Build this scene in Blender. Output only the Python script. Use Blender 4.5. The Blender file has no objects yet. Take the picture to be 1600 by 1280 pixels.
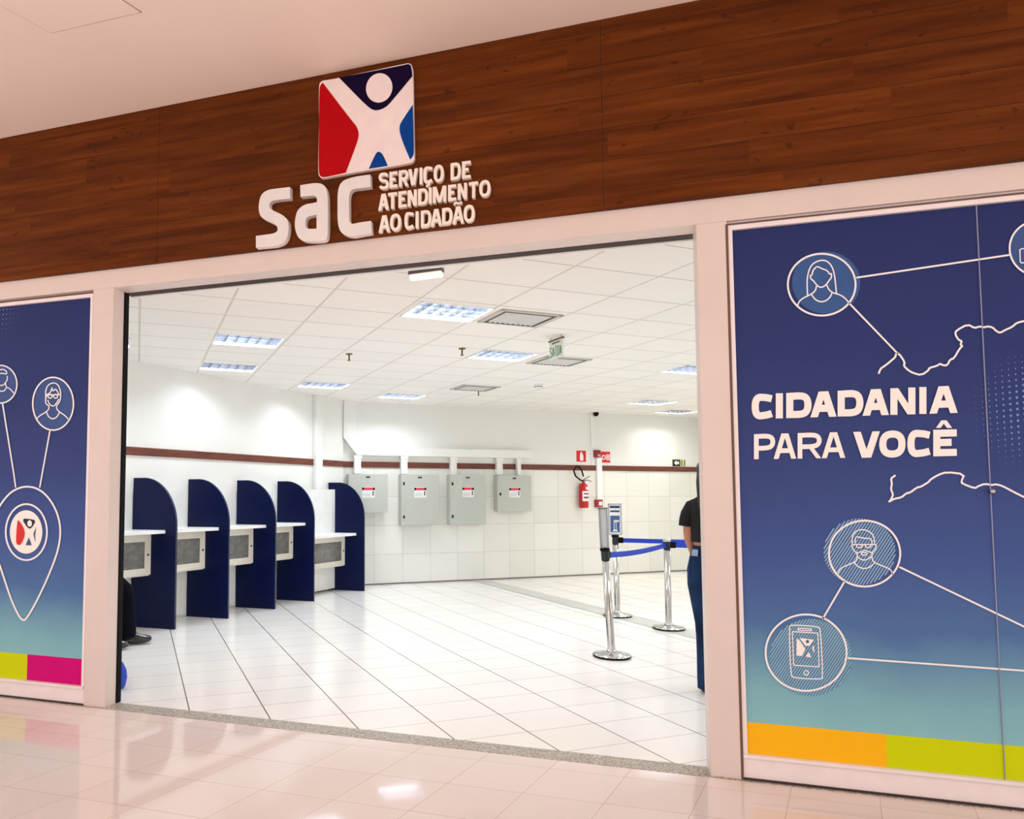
import bpy, bmesh, math, random
from mathutils import Vector, Matrix
from mathutils.geometry import tessellate_polygon
random.seed(4)
scn = bpy.context.scene
COL = scn.collection
# ------------------------------------------------------------------ camera model (photo frame 1600x1280)
FOC, PCX, PCY, YAW, PITCH, EYE = 1084.5, 595.0, 711.2, -0.3091, 0.0571, 1.45
_f0 = Vector((math.sin(YAW), math.cos(YAW), 0)); RIGHT = Vector((math.cos(YAW), -math.sin(YAW), 0)); _u0 = Vector((0, 0, 1))
FWD = _f0*math.cos(PITCH) + _u0*math.sin(PITCH); UP = _u0*math.cos(PITCH) - _f0*math.sin(PITCH)
CAM = Vector((0, 0, EYE))
def hit(x, y, p, n):
    """point where the sight line of photo pixel (x, y) meets the real plane through p with normal n"""
    d = RIGHT*((x-PCX)/FOC) - UP*((y-PCY)/FOC) + FWD
    n = Vector(n); t = (Vector(p)-CAM).dot(n)/d.dot(n)
    return CAM + d*t
D = 4.014                       # street face of the shop front
def SF(x, y, Y=D): return hit(x, y, (0, Y, 0), (0, 1, 0))
def FL(x, y, z=0.0): return hit(x, y, (0, 0, z), (0, 0, 1))
HC = 2.955                      # hall ceiling
ANG = 0.6453                    # the hall is turned against the shop front
GV = Vector((math.cos(ANG), math.sin(ANG), 0)); FV = Vector((-math.sin(ANG), math.cos(ANG), 0))
BA, BO = 0.644, 10.687          # back wall: direction, offset
BU = Vector((math.cos(BA), math.sin(BA), 0)); BN = Vector((-math.sin(BA), math.cos(BA), 0))
def BW(s, z, off=0.0): return BU*s + BN*(BO-off) + Vector((0, 0, z))
def BWp(x, y, off=0.0):
    p = hit(x, y, BN*(BO-off), BN); return p.dot(BU), p.z
def wx(y): return (.2721*y-6.596)/.9623     # x of the left wall at depth y

# ------------------------------------------------------------------ materials
def lin(c):
    c = c/255.0
    return c/12.92 if c <= .04045 else ((c+.055)/1.055)**2.4
def rgb(c): return (lin(c[0]), lin(c[1]), lin(c[2]), 1)
class NT:
    def __init__(s, name):
        s.m = bpy.data.materials.new(name); s.m.use_nodes = True
        s.t = s.m.node_tree; s.b = s.t.nodes['Principled BSDF']
    def n(s, t, **k):
        x = s.t.nodes.new(t)
        for a, v in k.items(): setattr(x, a, v)
        return x
    def l(s, a, b): s.t.links.new(a, b)
    def math(s, op, a, b=None, c=None):
        x = s.n('ShaderNodeMath', operation=op)
        for i, v in enumerate((a, b, c)):
            if v is None: continue
            if isinstance(v, (int, float)): x.inputs[i].default_value = v
            else: s.l(v, x.inputs[i])
        return x.outputs[0]
    def mix(s, f, a, b):
        x = s.n('ShaderNodeMix', data_type='RGBA')
        for i, v in ((0, f), (6, a), (7, b)):
            if isinstance(v, (int, float, tuple)): x.inputs[i].default_value = v
            else: s.l(v, x.inputs[i])
        return x.outputs[2]
    def pos(s):
        return s.n('ShaderNodeTexCoord').outputs['Object']
    def noise(s, vec, scale, detail=4, rough=.55):
        x = s.n('ShaderNodeTexNoise'); x.inputs['Scale'].default_value = scale
        x.inputs['Detail'].default_value = detail; x.inputs['Roughness'].default_value = rough
        if vec is not None: s.l(vec, x.inputs['Vector'])
        return x.outputs['Fac']
    def scaled(s, vec, sc):
        x = s.n('ShaderNodeMapping'); x.inputs['Scale'].default_value = sc; s.l(vec, x.inputs['Vector']); return x.outputs[0]
    def ramp(s, f, stops, interp='LINEAR'):
        x = s.n('ShaderNodeValToRGB'); cr = x.color_ramp; cr.interpolation = interp
        while len(cr.elements) < len(stops): cr.elements.new(.5)
        for e, (p, c) in zip(cr.elements, stops): e.position = p; e.color = c
        s.l(f, x.inputs[0]); return x.outputs[0]
    def set(s, **k):
        for a, v in k.items(): s.b.inputs[a.replace('_', ' ')].default_value = v
        return s
_mats = {}
def mat(name, c, rough=.5, metal=0.0, var=.04, scale=9, spec=.5, coat=0.0):
    """plain coloured surface with a little procedural unevenness"""
    if name in _mats: return _mats[name]
    t = NT(name); t.set(Roughness=rough, Metallic=metal, Specular_IOR_Level=spec, Coat_Weight=coat)
    col = rgb(c); f = t.noise(t.pos(), scale)
    lo = tuple(v*(1-var) for v in col[:3])+(1,); hi = tuple(min(1, v*(1+var)) for v in col[:3])+(1,)
    t.l(t.ramp(f, [(.3, lo), (.7, hi)]), t.b.inputs['Base Color'])
    _mats[name] = t.m; return t.m
def emit(name, c, k):
    t = NT(name); t.set(Emission_Color=rgb(c), Emission_Strength=k, Base_Color=rgb(c)); return t.m
def axis_coord(t, v):
    d = t.n('ShaderNodeVectorMath', operation='DOT_PRODUCT'); t.l(t.pos(), d.inputs[0]); d.inputs[1].default_value = v
    return d.outputs['Value']
def grid_line(t, coord, origin, step, width):
    f = t.math('FRACT', t.math('DIVIDE', t.math('SUBTRACT', coord, origin - width/2), step))
    return t.math('LESS_THAN', f, width/step)
def cell_rand(t, cs):
    x = t.n('ShaderNodeCombineXYZ')
    for i, (c, o, s) in enumerate(cs):
        t.l(t.math('FLOOR', t.math('DIVIDE', t.math('SUBTRACT', c, o), s)), x.inputs[i])
    w = t.n('ShaderNodeTexWhiteNoise', noise_dimensions='3D'); t.l(x.outputs[0], w.inputs['Vector']); return w.outputs['Value']
def tiled(name, base, l1, l2, v1, v2, o1, s1, o2, s2, w1, w2, rough, var=.03, spec=.5, bump=0.0):
    t = NT(name); t.set(Specular_IOR_Level=spec)
    a, b = axis_coord(t, v1), axis_coord(t, v2)
    r = cell_rand(t, [(a, o1, s1), (b, o2, s2)])
    col = rgb(base)
    c = t.ramp(r, [(0, tuple(k*(1-var) for k in col[:3])+(1,)), (1, tuple(min(1, k*(1+var)) for k in col[:3])+(1,))])
    st = t.noise(t.scaled(t.pos(), (.6, 2.2, 1)), 3.0, 5)
    c = t.mix(t.math('MULTIPLY', t.math('SUBTRACT', st, .35), .10), c, tuple(k*.75 for k in col[:3])+(1,))
    c = t.mix(grid_line(t, b, o2, s2, w2), c, rgb(l2)); c = t.mix(grid_line(t, a, o1, s1, w1), c, rgb(l1))
    t.l(c, t.b.inputs['Base Color'])
    rn = t.math('MULTIPLY_ADD', t.noise(t.pos(), 2.5), rough*.7, rough*.65); t.l(rn, t.b.inputs['Roughness'])
    return t.m
def world_tuple(v): return (v.x, v.y, v.z)

M_PINK = mat('frame_paint', (228, 211, 203), .38, var=.025, scale=3)
M_PINKD = mat('frame_seam', (96, 74, 62), .8)
M_ALU = mat('window_channel', (246, 234, 234), .35, var=.03)
M_MCEIL = mat('mall_ceiling_paint', (253, 232, 219), .9, var=.02, scale=1.2)
M_WALL = mat('hall_wall_paint', (246, 245, 238), .6, var=.015, scale=2)
M_WHITE = mat('white_gloss', (250, 250, 248), .35, var=.02)
M_WHITE2 = mat('white_duct', (247, 246, 240), .45, var=.02)
M_BLACK = mat('black_rubber', (6, 5, 5), .6, spec=.15)
M_DARK = mat('dark_slot', (58, 44, 40), .7)
M_NAVY = mat('navy_laminate', (6, 18, 60), .35, var=.08, scale=2, spec=.2)
M_NAVYEDGE = mat('navy_edge_band', (22, 34, 72), .4)
M_GREYBOX = mat('grey_enamel', (196, 198, 188), .4, var=.02)
M_STEEL = mat('brushed_steel', (205, 203, 200), .16, 1.0, var=.06, scale=30)
M_STEELF = mat('polished_steel', (205, 205, 205), .12, 1.0)
M_ALUM = mat('aluminium', (190, 190, 194), .3, .85)
M_BELT = mat('blue_belt', (20, 62, 190), .6)
M_RED = mat('red_enamel', (196, 14, 24), .3)
M_SIGNRED = mat('red_sign', (216, 20, 26), .5)
M_PAPER = mat('white_label', (246, 244, 242), .6)
M_LETTER = mat('letter_face', (236, 230, 228), .42, var=.03)
M_LETTER2 = mat('small_letter_face', (252, 240, 228), .42, var=.03)
M_TEXT = mat('vinyl_lettering', (255, 248, 242), .6, var=.01)
M_LINE = mat('vinyl_line', (250, 246, 246), .6, var=.01)
M_HATCH = mat('vinyl_hatching', (150, 192, 222), .6)
M_HATCHD = mat('vinyl_hatching_dark', (52, 104, 168), .6)
M_DISC = mat('vinyl_disc_blue', (62, 92, 152), .6)
M_DISCD = mat('vinyl_disc_deep', (48, 78, 140), .6)
M_DOT = mat('vinyl_dot', (112, 142, 196), .6)
M_ORANGE = mat('vinyl_orange', (255, 190, 24), .55, var=.01, spec=.12)
M_LIME = mat('vinyl_lime', (208, 220, 0), .55, var=.01, spec=.12)
M_MAGENTA = mat('vinyl_magenta', (212, 0, 120), .55, var=.02, spec=.12)
M_SKIN = mat('skin', (190, 130, 100), .5)
M_HAIR = mat('dark_hair', (34, 22, 16), .45, var=.3, scale=40)
M_SHIRT = mat('black_cotton', (9, 9, 11), .9, var=.2, scale=30)
M_PATCH = mat('pale_patch', (150, 170, 200), .7)

def denim():
    t = NT('blue_denim'); t.set(Roughness=.85, Specular_IOR_Level=.2)
    n1 = t.noise(t.pos(), 5, 5); n2 = t.noise(t.scaled(t.pos(), (180, 180, 60)), 1, 2)
    c = t.ramp(n1, [(.35, rgb((10, 28, 60))), (.75, rgb((32, 66, 110)))])
    t.l(t.mix(t.math('MULTIPLY', n2, .25), c, rgb((10, 22, 44))), t.b.inputs['Base Color']); return t.m
M_DENIM = denim()
def wood():
    t = NT('wood_cladding'); t.set(Roughness=.5, Specular_IOR_Level=.08)
    p = t.pos(); sx = t.n('ShaderNodeSeparateXYZ'); t.l(p, sx.inputs[0])
    x, z = sx.outputs['X'], sx.outputs['Z']
    H = .1845
    row = t.math('FLOOR', t.math('DIVIDE', z, H))
    off = t.math('MULTIPLY', t.math('FRACT', t.math('MULTIPLY', row, .371)), 1.9)
    xx = t.math('ADD', x, off); colm = t.math('FLOOR', t.math('DIVIDE', xx, 1.35))
    cv = t.n('ShaderNodeCombineXYZ'); t.l(row, cv.inputs[0]); t.l(colm, cv.inputs[1])
    w = t.n('ShaderNodeTexWhiteNoise', noise_dimensions='3D'); t.l(cv.outputs[0], w.inputs['Vector'])
    sh = t.n('ShaderNodeVectorMath', operation='SCALE'); t.l(w.outputs['Color'], sh.inputs[0]); sh.inputs['Scale'].default_value = 7
    av = t.n('ShaderNodeVectorMath', operation='ADD'); t.l(p, av.inputs[0]); t.l(sh.outputs[0], av.inputs[1])
    g1 = t.noise(t.scaled(av.outputs[0], (.5, 1, 8)), 2.2, 6, .58)
    g2 = t.noise(t.scaled(av.outputs[0], (2.4, 1, 9)), 1.6, 4, .6)
    kn = t.noise(t.scaled(av.outputs[0], (9, 1, 17)), 1.3, 2, .5)
    c = t.ramp(g1, [(.30, rgb((74, 34, 7))), (.5, rgb((106, 52, 13))), (.74, rgb((134, 72, 24)))])
    c = t.mix(t.math('MULTIPLY', g2, .42), c, rgb((92, 38, 16)))
    c = t.mix(t.math('MULTIPLY', w.outputs['Value'], .30), c, rgb((62, 30, 12)))
    kd = t.math('MULTIPLY', t.math('GREATER_THAN', kn, .70), .5)
    c = t.mix(kd, c, rgb((48, 24, 12)))
    ln = grid_line(t, z, 0, H, .004)
    c = t.mix(t.math('MULTIPLY', ln, .55), c, rgb((40, 18, 8)))
    t.l(c, t.b.inputs['Base Color'])
    bp = t.n('ShaderNodeBump'); bp.inputs['Strength'].default_value = .12; bp.inputs['Distance'].default_value = .004
    t.l(g1, bp.inputs['Height']); t.l(bp.outputs[0], t.b.inputs['Normal'])
    return t.m
M_WOOD = wood()
def band_wood():
    t = NT('brown_rail_wood'); t.set(Roughness=.4)
    g = t.noise(t.scaled(t.pos(), (1.2, 1, 22)), 3, 5)
    t.l(t.ramp(g, [(.35, rgb((84, 38, 26))), (.65, rgb((128, 62, 42)))]), t.b.inputs['Base Color']); return t.m
M_BAND = band_wood()
def vinyl_gradient():
    t = NT('vinyl_gradient'); t.set(Roughness=.45, Specular_IOR_Level=.14)
    sx = t.n('ShaderNodeSeparateXYZ'); t.l(t.pos(), sx.inputs[0])
    f = t.math('DIVIDE', sx.outputs['Z'], 2.9)
    f = t.math('ADD', f, t.math('MULTIPLY', t.math('SUBTRACT', t.noise(t.pos(), 1.6, 3), .5), .09))
    c = t.ramp(f, [(0.08, rgb((142, 198, 202))), (.15, rgb((130, 184, 196))), (.27, rgb((82, 116, 168))), (.40, rgb((68, 90, 152))),
                   (.55, rgb((57, 72, 130))), (.75, rgb((45, 58, 114))), (1.0, rgb((40, 50, 104)))])
    t.l(c, t.b.inputs['Base Color']); return t.m
M_GRAD = vinyl_gradient()
def granite():
    t = NT('granite'); t.set(Roughness=.35)
    v = t.n('ShaderNodeTexVoronoi'); v.inputs['Scale'].default_value = 150; t.l(t.pos(), v.inputs['Vector'])
    sp = t.n('ShaderNodeSeparateColor'); t.l(v.outputs['Color'], sp.inputs[0])
    n = t.noise(t.pos(), 60, 4)
    c = t.ramp(sp.outputs[0], [(0, rgb((92, 84, 76))), (.3, rgb((150, 140, 128))), (.65, rgb((186, 176, 162))), (1, rgb((222, 214, 200)))])
    t.l(t.mix(t.math('MULTIPLY', n, .45), c, rgb((172, 162, 148))), t.b.inputs['Base Color']); return t.m
M_GRANITE = granite()
M_GRANITE2 = mat('granite_pale', (206, 204, 194), .3, var=.16, scale=130)
SK = Vector((math.cos(math.radians(73.8)), math.sin(math.radians(73.8)), 0)); SKN = (math.sin(math.radians(73.8)), -math.cos(math.radians(73.8)), 0)
M_MFLOOR = tiled('mall_floor_tile', (235, 219, 211), (206, 182, 168), (210, 186, 172), (0, 1, 0), SKN, 3.512, .352, -3.88, .36, .004, .004, .06, .02, .55)
M_FLOOR = tiled('hall_floor_tile', (250, 245, 238), (112, 104, 98), (188, 178, 170), world_tuple(GV), world_tuple(FV), .355, .482, 3.443, .357, .0085, .006, .16, .02, .5)
M_CEIL = tiled('hall_ceiling_tile', (253, 249, 242), (224, 218, 208), (168, 160, 150), world_tuple(GV), world_tuple(FV), 1.34, .677, 3.82, .508, .018, .007, .85, .015, .2)
def back_wall_mat():
    t = NT('hall_wall_tile'); t.set(Roughness=.22, Specular_IOR_Level=.4)
    sx = t.n('ShaderNodeSeparateXYZ'); t.l(t.pos(), sx.inputs[0]); a, z = sx.outputs['X'], sx.outputs['Z']
    low = t.math('LESS_THAN', z, 1.9)
    r = cell_rand(t, [(a, 4.1, .495), (z, .01, .47)])
    c = t.ramp(r, [(0, rgb((238, 236, 226))), (1, rgb((246, 244, 236)))])
    g = t.math('MAXIMUM', grid_line(t, a, 4.1, .495, .006), grid_line(t, z, .01, .47, .006))
    c = t.mix(t.math('MULTIPLY', g, .8), c, rgb((196, 190, 180)))
    t.l(t.mix(low, rgb((244, 243, 236)), c), t.b.inputs['Base Color'])
    t.l(t.math('MULTIPLY_ADD', low, -.35, .6), t.b.inputs['Roughness']); return t.m
M_BACK = back_wall_mat()
def dirty_glass():
    t = NT('cabinet_window'); t.set(Roughness=.25)
    n = t.noise(t.scaled(t.pos(), (6, 6, 9)), 1, 6, .7)
    t.l(t.ramp(n, [(.35, rgb((104, 102, 98))), (.62, rgb((140, 138, 132))), (.8, rgb((176, 174, 168)))]), t.b.inputs['Base Color']); return t.m
M_PANE = dirty_glass()
M_LAMP = emit('fluorescent_tube', (244, 250, 255), 9.0)
M_REFL = mat('lamp_reflector', (214, 222, 232), .3, .7)

# ------------------------------------------------------------------ mesh collector
class MB:
    def __init__(s): s.v = []; s.f = []; s.sm = []
    def add(s, vs, fs, smooth=False):
        o = len(s.v); s.v += [Vector(v) for v in vs]; s.f += [tuple(i+o for i in f) for f in fs]; s.sm += [smooth]*len(fs); return s
    def box(s, x0, x1, y0, y1, z0, z1, fr=None):
        vs = [Vector((x, y, z)) for x in (x0, x1) for y in (y0, y1) for z in (z0, z1)]
        if fr: vs = [fr(v) for v in vs]
        return s.add(vs, [(0, 1, 3, 2), (4, 6, 7, 5), (0, 4, 5, 1), (2, 3, 7, 6), (0, 2, 6, 4), (1, 5, 7, 3)])
    def bbox(s, x0, x1, y0, y1, z0, z1, b=.004, fr=None):
        bm = bmesh.new(); bmesh.ops.create_cube(bm, size=1)
        for v in bm.verts: v.co = Vector(((x0+x1)/2+v.co.x*(x1-x0), (y0+y1)/2+v.co.y*(y1-y0), (z0+z1)/2+v.co.z*(z1-z0)))
        bmesh.ops.bevel(bm, geom=bm.edges[:], offset=b, segments=2, affect='EDGES', profile=.7)
        return s.bm(bm, fr)
    def bm(s, bm, fr=None, smooth=False):
        bm.verts.index_update()
        s.add([fr(v.co) if fr else v.co.copy() for v in bm.verts], [tuple(v.index for v in f.verts) for f in bm.faces], smooth); bm.free(); return s
    def quad(s, a, b, c, d): return s.add([a, b, c, d], [(0, 1, 2, 3)])
    def lathe(s, prof, c=(0, 0, 0), seg=28, axis='Z'):
        n = len(prof); vs = []; fs = []
        for k in range(seg):
            a = 2*math.pi*k/seg
            for r, h in prof:
                p = Vector((r*math.cos(a), r*math.sin(a), h))
                if axis == 'Y': p = Vector((p.x, p.z, p.y))
                if axis == 'X': p = Vector((p.z, p.x, p.y))
                vs.append(p+Vector(c))
        for k in range(seg):
            for i in range(n-1):
                a0 = k*n+i; b0 = ((k+1) % seg)*n+i; fs.append((a0, b0, b0+1, a0+1))
        return s.add(vs, fs, True)
    def tube(s, pts, r, seg=10, cap=True):
        pts = [Vector(p) for p in pts]; rs = r if isinstance(r, (list, tuple)) else [r]*len(pts)
        vs = []; fs = []; prev = None
        for i, p in enumerate(pts):
            d = (pts[min(i+1, len(pts)-1)]-pts[max(i-1, 0)]).normalized()
            if prev is None:
                prev = d.orthogonal().normalized()
            prev = (prev-d*prev.dot(d)).normalized(); q = d.cross(prev)
            for k in range(seg):
                a = 2*math.pi*k/seg; vs.append(p+(prev*math.cos(a)+q*math.sin(a))*rs[i])
        for i in range(len(pts)-1):
            for k in range(seg): fs.append((i*seg+k, i*seg+(k+1) % seg, (i+1)*seg+(k+1) % seg, (i+1)*seg+k))
        if cap: fs += [tuple(range(seg))[::-1], tuple((len(pts)-1)*seg+k for k in range(seg))]
        return s.add(vs, fs, True)
    def ring_loft(s, rings, cap=True):
        n = len(rings[0]); vs = [p for r in rings for p in r]; fs = []
        for i in range(len(rings)-1):
            for k in range(n): fs.append((i*n+k, i*n+(k+1) % n, (i+1)*n+(k+1) % n, (i+1)*n+k))
        if cap: fs += [tuple(range(n))[::-1], tuple((len(rings)-1)*n+k for k in range(n))]
        return s.add(vs, fs, True)
    def poly(s, outer, front, back, holes=()):
        """flat or thick plate: outer/holes are 2D points, front/back map a 2D point to 3D (back None = flat)"""
        loops = [list(outer)]+[list(h) for h in holes]
        flat = [p for lp in loops for p in lp]
        tris = tessellate_polygon([[Vector((p[0], p[1], 0)) for p in lp] for lp in loops])
        F = [front(*p) for p in flat]
        s.add(F, tris)
        if back:
            B = [back(*p) for p in flat]; s.add(B, tris); o = 0
            for lp in loops:
                n = len(lp); fr, bk = F[o:o+n], B[o:o+n]
                s.add(fr+bk, [(i, (i+1) % n, n+(i+1) % n, n+i) for i in range(n)]); o += n
        return s
    def ribbon(s, pts, w, front, back=None, closed=False, ext=0.0):
        pts = [Vector((p[0], p[1])) for p in pts]; n = len(pts)
        if n < 2: return s
        if ext and not closed:
            pts[0] = pts[0]-(pts[1]-pts[0]).normalized()*ext; pts[-1] = pts[-1]+(pts[-1]-pts[-2]).normalized()*ext
        L, R = [], []
        for i, p in enumerate(pts):
            a = pts[i-1] if (i > 0 or closed) else None; b = pts[(i+1) % n] if (i < n-1 or closed) else None
            d1 = (p-a).normalized() if a is not None else None; d2 = (b-p).normalized() if b is not None else None
            if d1 is None: d1 = d2
            if d2 is None: d2 = d1
            m = d1+d2
            m = (m if m.length > 1e-6 else d1).normalized(); nn = Vector((-m.y, m.x))
            k = 1/max(.55, abs(nn.dot(Vector((-d1.y, d1.x)))))
            L.append(p+nn*w/2*k); R.append(p-nn*w/2*k)
        rng = range(n if closed else n-1)
        s.k = (getattr(s, 'k', 0)+1) % 9; nd = Vector((0, -.00012*s.k, 0)); fr0 = front    # overlapping strokes lie on each other like layers of film
        front = lambda x, y: fr0(x, y)+nd
        if back is None:
            vs = [front(*q) for q in L]+[front(*q) for q in R]
            return s.add(vs, [(i, (i+1) % n, n+(i+1) % n, n+i) for i in rng])
        vs = [front(*q) for q in L]+[front(*q) for q in R]+[back(*q) for q in R]+[back(*q) for q in L]; fs = []
        for i in rng:
            j = (i+1) % n
            for k in range(4): fs.append((k*n+i, k*n+j, ((k+1) % 4)*n+j, ((k+1) % 4)*n+i))
        if not closed: fs += [(0, n, 2*n, 3*n), (n-1, 4*n-1, 3*n-1, 2*n-1)]
        return s.add(vs, fs)
    def build(s, name, m, parent=None, recalc=True):
        me = bpy.data.meshes.new(name)
        off = Vector((0, 0, 0))
        me.from_pydata([tuple(v) for v in s.v], [], s.f); me.materials.append(m)
        for p, q in zip(me.polygons, s.sm): p.use_smooth = q
        if recalc:
            bm = bmesh.new(); bm.from_mesh(me); bmesh.ops.recalc_face_normals(bm, faces=bm.faces[:]); bm.to_mesh(me); bm.free()
        me.update()
        o = bpy.data.objects.new(name, me); COL.objects.link(o)
        if parent is not None: attach(o, parent)
        return o
def basis(o): return Matrix.LocRotScale(o.location, o.rotation_euler, o.scale)
def world_of(o):
    m = basis(o)
    return (world_of(o.parent) @ o.matrix_parent_inverse @ m) if o.parent else m
def attach(o, parent):
    o.parent = parent; o.matrix_parent_inverse = world_of(parent).inverted(); return o
def tag(o, label=None, cat=None, group=None, kind=None):
    if label: o['label'] = label
    if cat: o['category'] = cat
    if group: o['group'] = group
    if kind: o['kind'] = kind
    return o
def thing(name, label, cat, loc=(0, 0, 0), rz=0.0, group=None):
    o = bpy.data.objects.new(name, None); COL.objects.link(o); o.empty_display_size = .1
    o.location = loc; o.rotation_euler = (0, 0, rz); return tag(o, label, cat, group)
def copy_tree(o, parent=None):
    c = o.copy(); COL.objects.link(c)
    if parent is not None: c.parent = parent; c.matrix_parent_inverse = o.matrix_parent_inverse.copy()
    for ch in [k for k in bpy.data.objects if k.parent == o]: copy_tree(ch, c)
    return c
def struct(name, mb, m): return tag(mb.build(name, m), kind='structure')
def chaikin(pts, it=2, closed=True):
    """round every corner except points marked with a third element"""
    pts = [(p[0], p[1], len(p) > 2) for p in pts]
    for _ in range(it):
        out = []; n = len(pts)
        for i, p in enumerate(pts):
            if p[2] or (not closed and i in (0, n-1)): out.append(p); continue
            a, b = pts[i-1], pts[(i+1) % n]
            out.append((p[0]*.75+a[0]*.25, p[1]*.75+a[1]*.25, False)); out.append((p[0]*.75+b[0]*.25, p[1]*.75+b[1]*.25, False))
        pts = out
    return [(p[0], p[1]) for p in pts]
def ellipse(cx, cy, rx, ry, n=56, tilt=0.0):
    c, s_ = math.cos(tilt), math.sin(tilt); out = []
    for k in range(n):
        a = 2*math.pi*k/n; x, y = rx*math.cos(a), ry*math.sin(a); out.append((cx+x*c-y*s_, cy+x*s_+y*c))
    return out
class Crop:
    """pixel frame of one enlarged detail of the photo -> the plane at depth Y of the shop front"""
    def __init__(s, ox, oy, sc): s.ox, s.oy, s.sc = ox, oy, sc
    def at(s, Y): return lambda x, y: SF(s.ox+x*s.sc, s.oy+y*s.sc, Y)
PX = Crop(0, 0, 1)
def thick(c, Yf, Yb):
    """front at depth Yf, and the same outline pushed straight back to Yb"""
    f = c.at(Yf)
    def b(x, y):
        p = f(x, y); return Vector((p.x, Yb, p.z))
    return f, b

# stroke alphabet: polylines in a unit box, True = rounded closed loop, 1 = rounded open
GL = {
 'C': [([(1, .93), (.72, 1), (0, 1.04), (0, -.04), (.72, 0), (1, .07)], 1)],
 'I': [([(.5, 0), (.5, 1)], 0)],
 'D': [([(0, 0, 1), (0, 1, 1), (1.04, 1.02), (1.04, -.02)], 2)],
 'A': [([(0, 0), (.44, 1)], 5), ([(1, 0), (.56, 1)], 5), ([(.2, .28), (.8, .28)], 3)],
 'N': [([(0, 0), (0, 1)], 0), ([(.97, 0), (.03, 1)], 5), ([(1, 0), (1, 1)], 0)],
 'P': [([(0, 0), (0, 1)], 0), ([(0, 1), (1.05, 1.02), (1.05, .42), (0, .42)], 4)],
 'R': [([(0, 0), (0, 1)], 0), ([(0, 1), (1.02, 1.02), (1.02, .45), (0, .45)], 4), ([(1, 0), (.5, .5)], 5)],
 'V': [([(.45, 0), (0, 1)], 5), ([(.55, 0), (1, 1)], 5)],
 'O': [([(0, -.02), (1, -.02), (1, 1.02), (0, 1.02)], 2)],
 'E': [([(0, 0), (0, 1)], 0), ([(0, 1), (1, 1)], 0), ([(0, .52), (.9, .52)], 3), ([(0, 0), (1, 0)], 0)],
 'S': [([(1, .9), (.8, 1.02), (-.06, 1.04), (-.04, .56), (1.04, .48), (1.06, -.04), (.2, -.02), (0, .1)], 1)],
 'T': [([(.5, 0), (.5, 1)], 0), ([(0, 1), (1, 1)], 0)],
 'M': [([(0, 0), (0, 1)], 0), ([(.5, 0), (.04, 1)], 5), ([(.5, 0), (.96, 1)], 5), ([(1, 0), (1, 1)], 0)],
}
def glyph(mb, ch, x0, x1, base, cap, w, front, back=None):
    """draw ch between pixel columns x0 and x1; base(x)/cap(x) give the lines it stands between"""
    i0, i1 = x0+w/2, x1-w/2
    if ch == 'I': i0 = i1 = (x0+x1)/2
    def m(p):
        x = i0+(i1-i0)*p[0]; b, c = base(x)-w/2, cap(x)+w/2
        return (x, b+(c-b)*p[1])
    for pts, mode in GL[ch]:
        if mode == 5:                                   # slanted stem cut level at foot and head
            (xa, ya), (xb, yb) = pts; h_ = w*.53
            q = [((i0+(i1-i0)*xa)+k*h_, ya) for k in (-1, 1)]+[((i0+(i1-i0)*xb)+k*h_, yb) for k in (1, -1)]
            q = [(x, base(x)+(cap(x)-base(x))*y) for x, y in q]
            mb.k = (getattr(mb, 'k', 0)+1) % 9; nd = Vector((0, -.00012*mb.k, 0))
            mb.poly(q, (lambda x, y, nd=nd: front(x, y)+nd), back); continue
        if mode in (0, 3): mb.ribbon([m(p) for p in pts], w, front, back, ext=w/2 if mode == 0 else 0)
        elif mode == 1: mb.ribbon([m(p) for p in chaikin(pts, 3, False)], w, front, back, ext=w*.2)
        elif mode == 4: mb.ribbon([m(p) for p in chaikin(pts, 3, False)], w, front, back)
        else: mb.ribbon([m(p) for p in chaikin(pts, 3)], w, front, back, closed=True)
def line(x0, y0, x1, y1): return lambda x: y0+(y1-y0)*(x-x0)/(x1-x0)

# ================================================================== SETTING
MC = 4.145                          # mall ceiling
YB = D+.146                         # back of the shop-front frame
XL0, XL1, XR0, XR1 = -3.43, -3.255, .505, .655
LT, LB = 3.04, 2.908                # lintel
struct('floor_mall', MB().quad((-8, -4, 0), (6, -4, 0), (6, D, 0), (-8, D, 0)), M_MFLOOR)
struct('trim_threshold', MB().box(-8, 6, D-.02, D+.125, -.02, .002), M_GRANITE)
struct('floor_hall', MB().quad((-8, D+.125, 0), (12, D+.125, 0), (12, 17, 0), (-8, 17, 0)), M_FLOOR)
gb = MB(); g0, g1 = 5.33, 5.66
gq = lambda g, f: GV*g+FV*f+Vector((0, 0, .003))
fe = lambda g: BO+.0*g-.005
gb.quad(gq(g0, 2.2), gq(g1, 2.0), gq(g1, fe(g1)), gq(g0, fe(g0)))
struct('trim_floor_strip', gb, M_GRANITE2)
struct('ceiling_mall', MB().box(-8, 6, -4, D+.2, MC, MC+.08), M_MCEIL)
CGx, CFy = .677, .508
LPX = [(698, 488), (387, 533), (357, 574), (505, 602), (785, 556), (628, 619), (1085, 578), (1020, 629), (1058, 643.5), (203, 536)]
LPOS = [FL(*p, HC) for p in LPX]; LPOS[-1] = LPOS[-1]-GV*.32
def rect_holes(hw, hh): return [[(q+GV*a*hw+FV*b*hh)[:2] for a, b in ((-1, -1), (1, -1), (1, 1), (-1, 1))] for q in LPOS]
cb = MB(); cb.poly([(-8, YB+.02), (12, YB+.02), (12, 17), (-8, 17)], lambda x, y: Vector((x, y, HC)), None, rect_holes(CGx/2-.02, CFy/2-.02))
struct('ceiling_hall', cb, M_CEIL)
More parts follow.
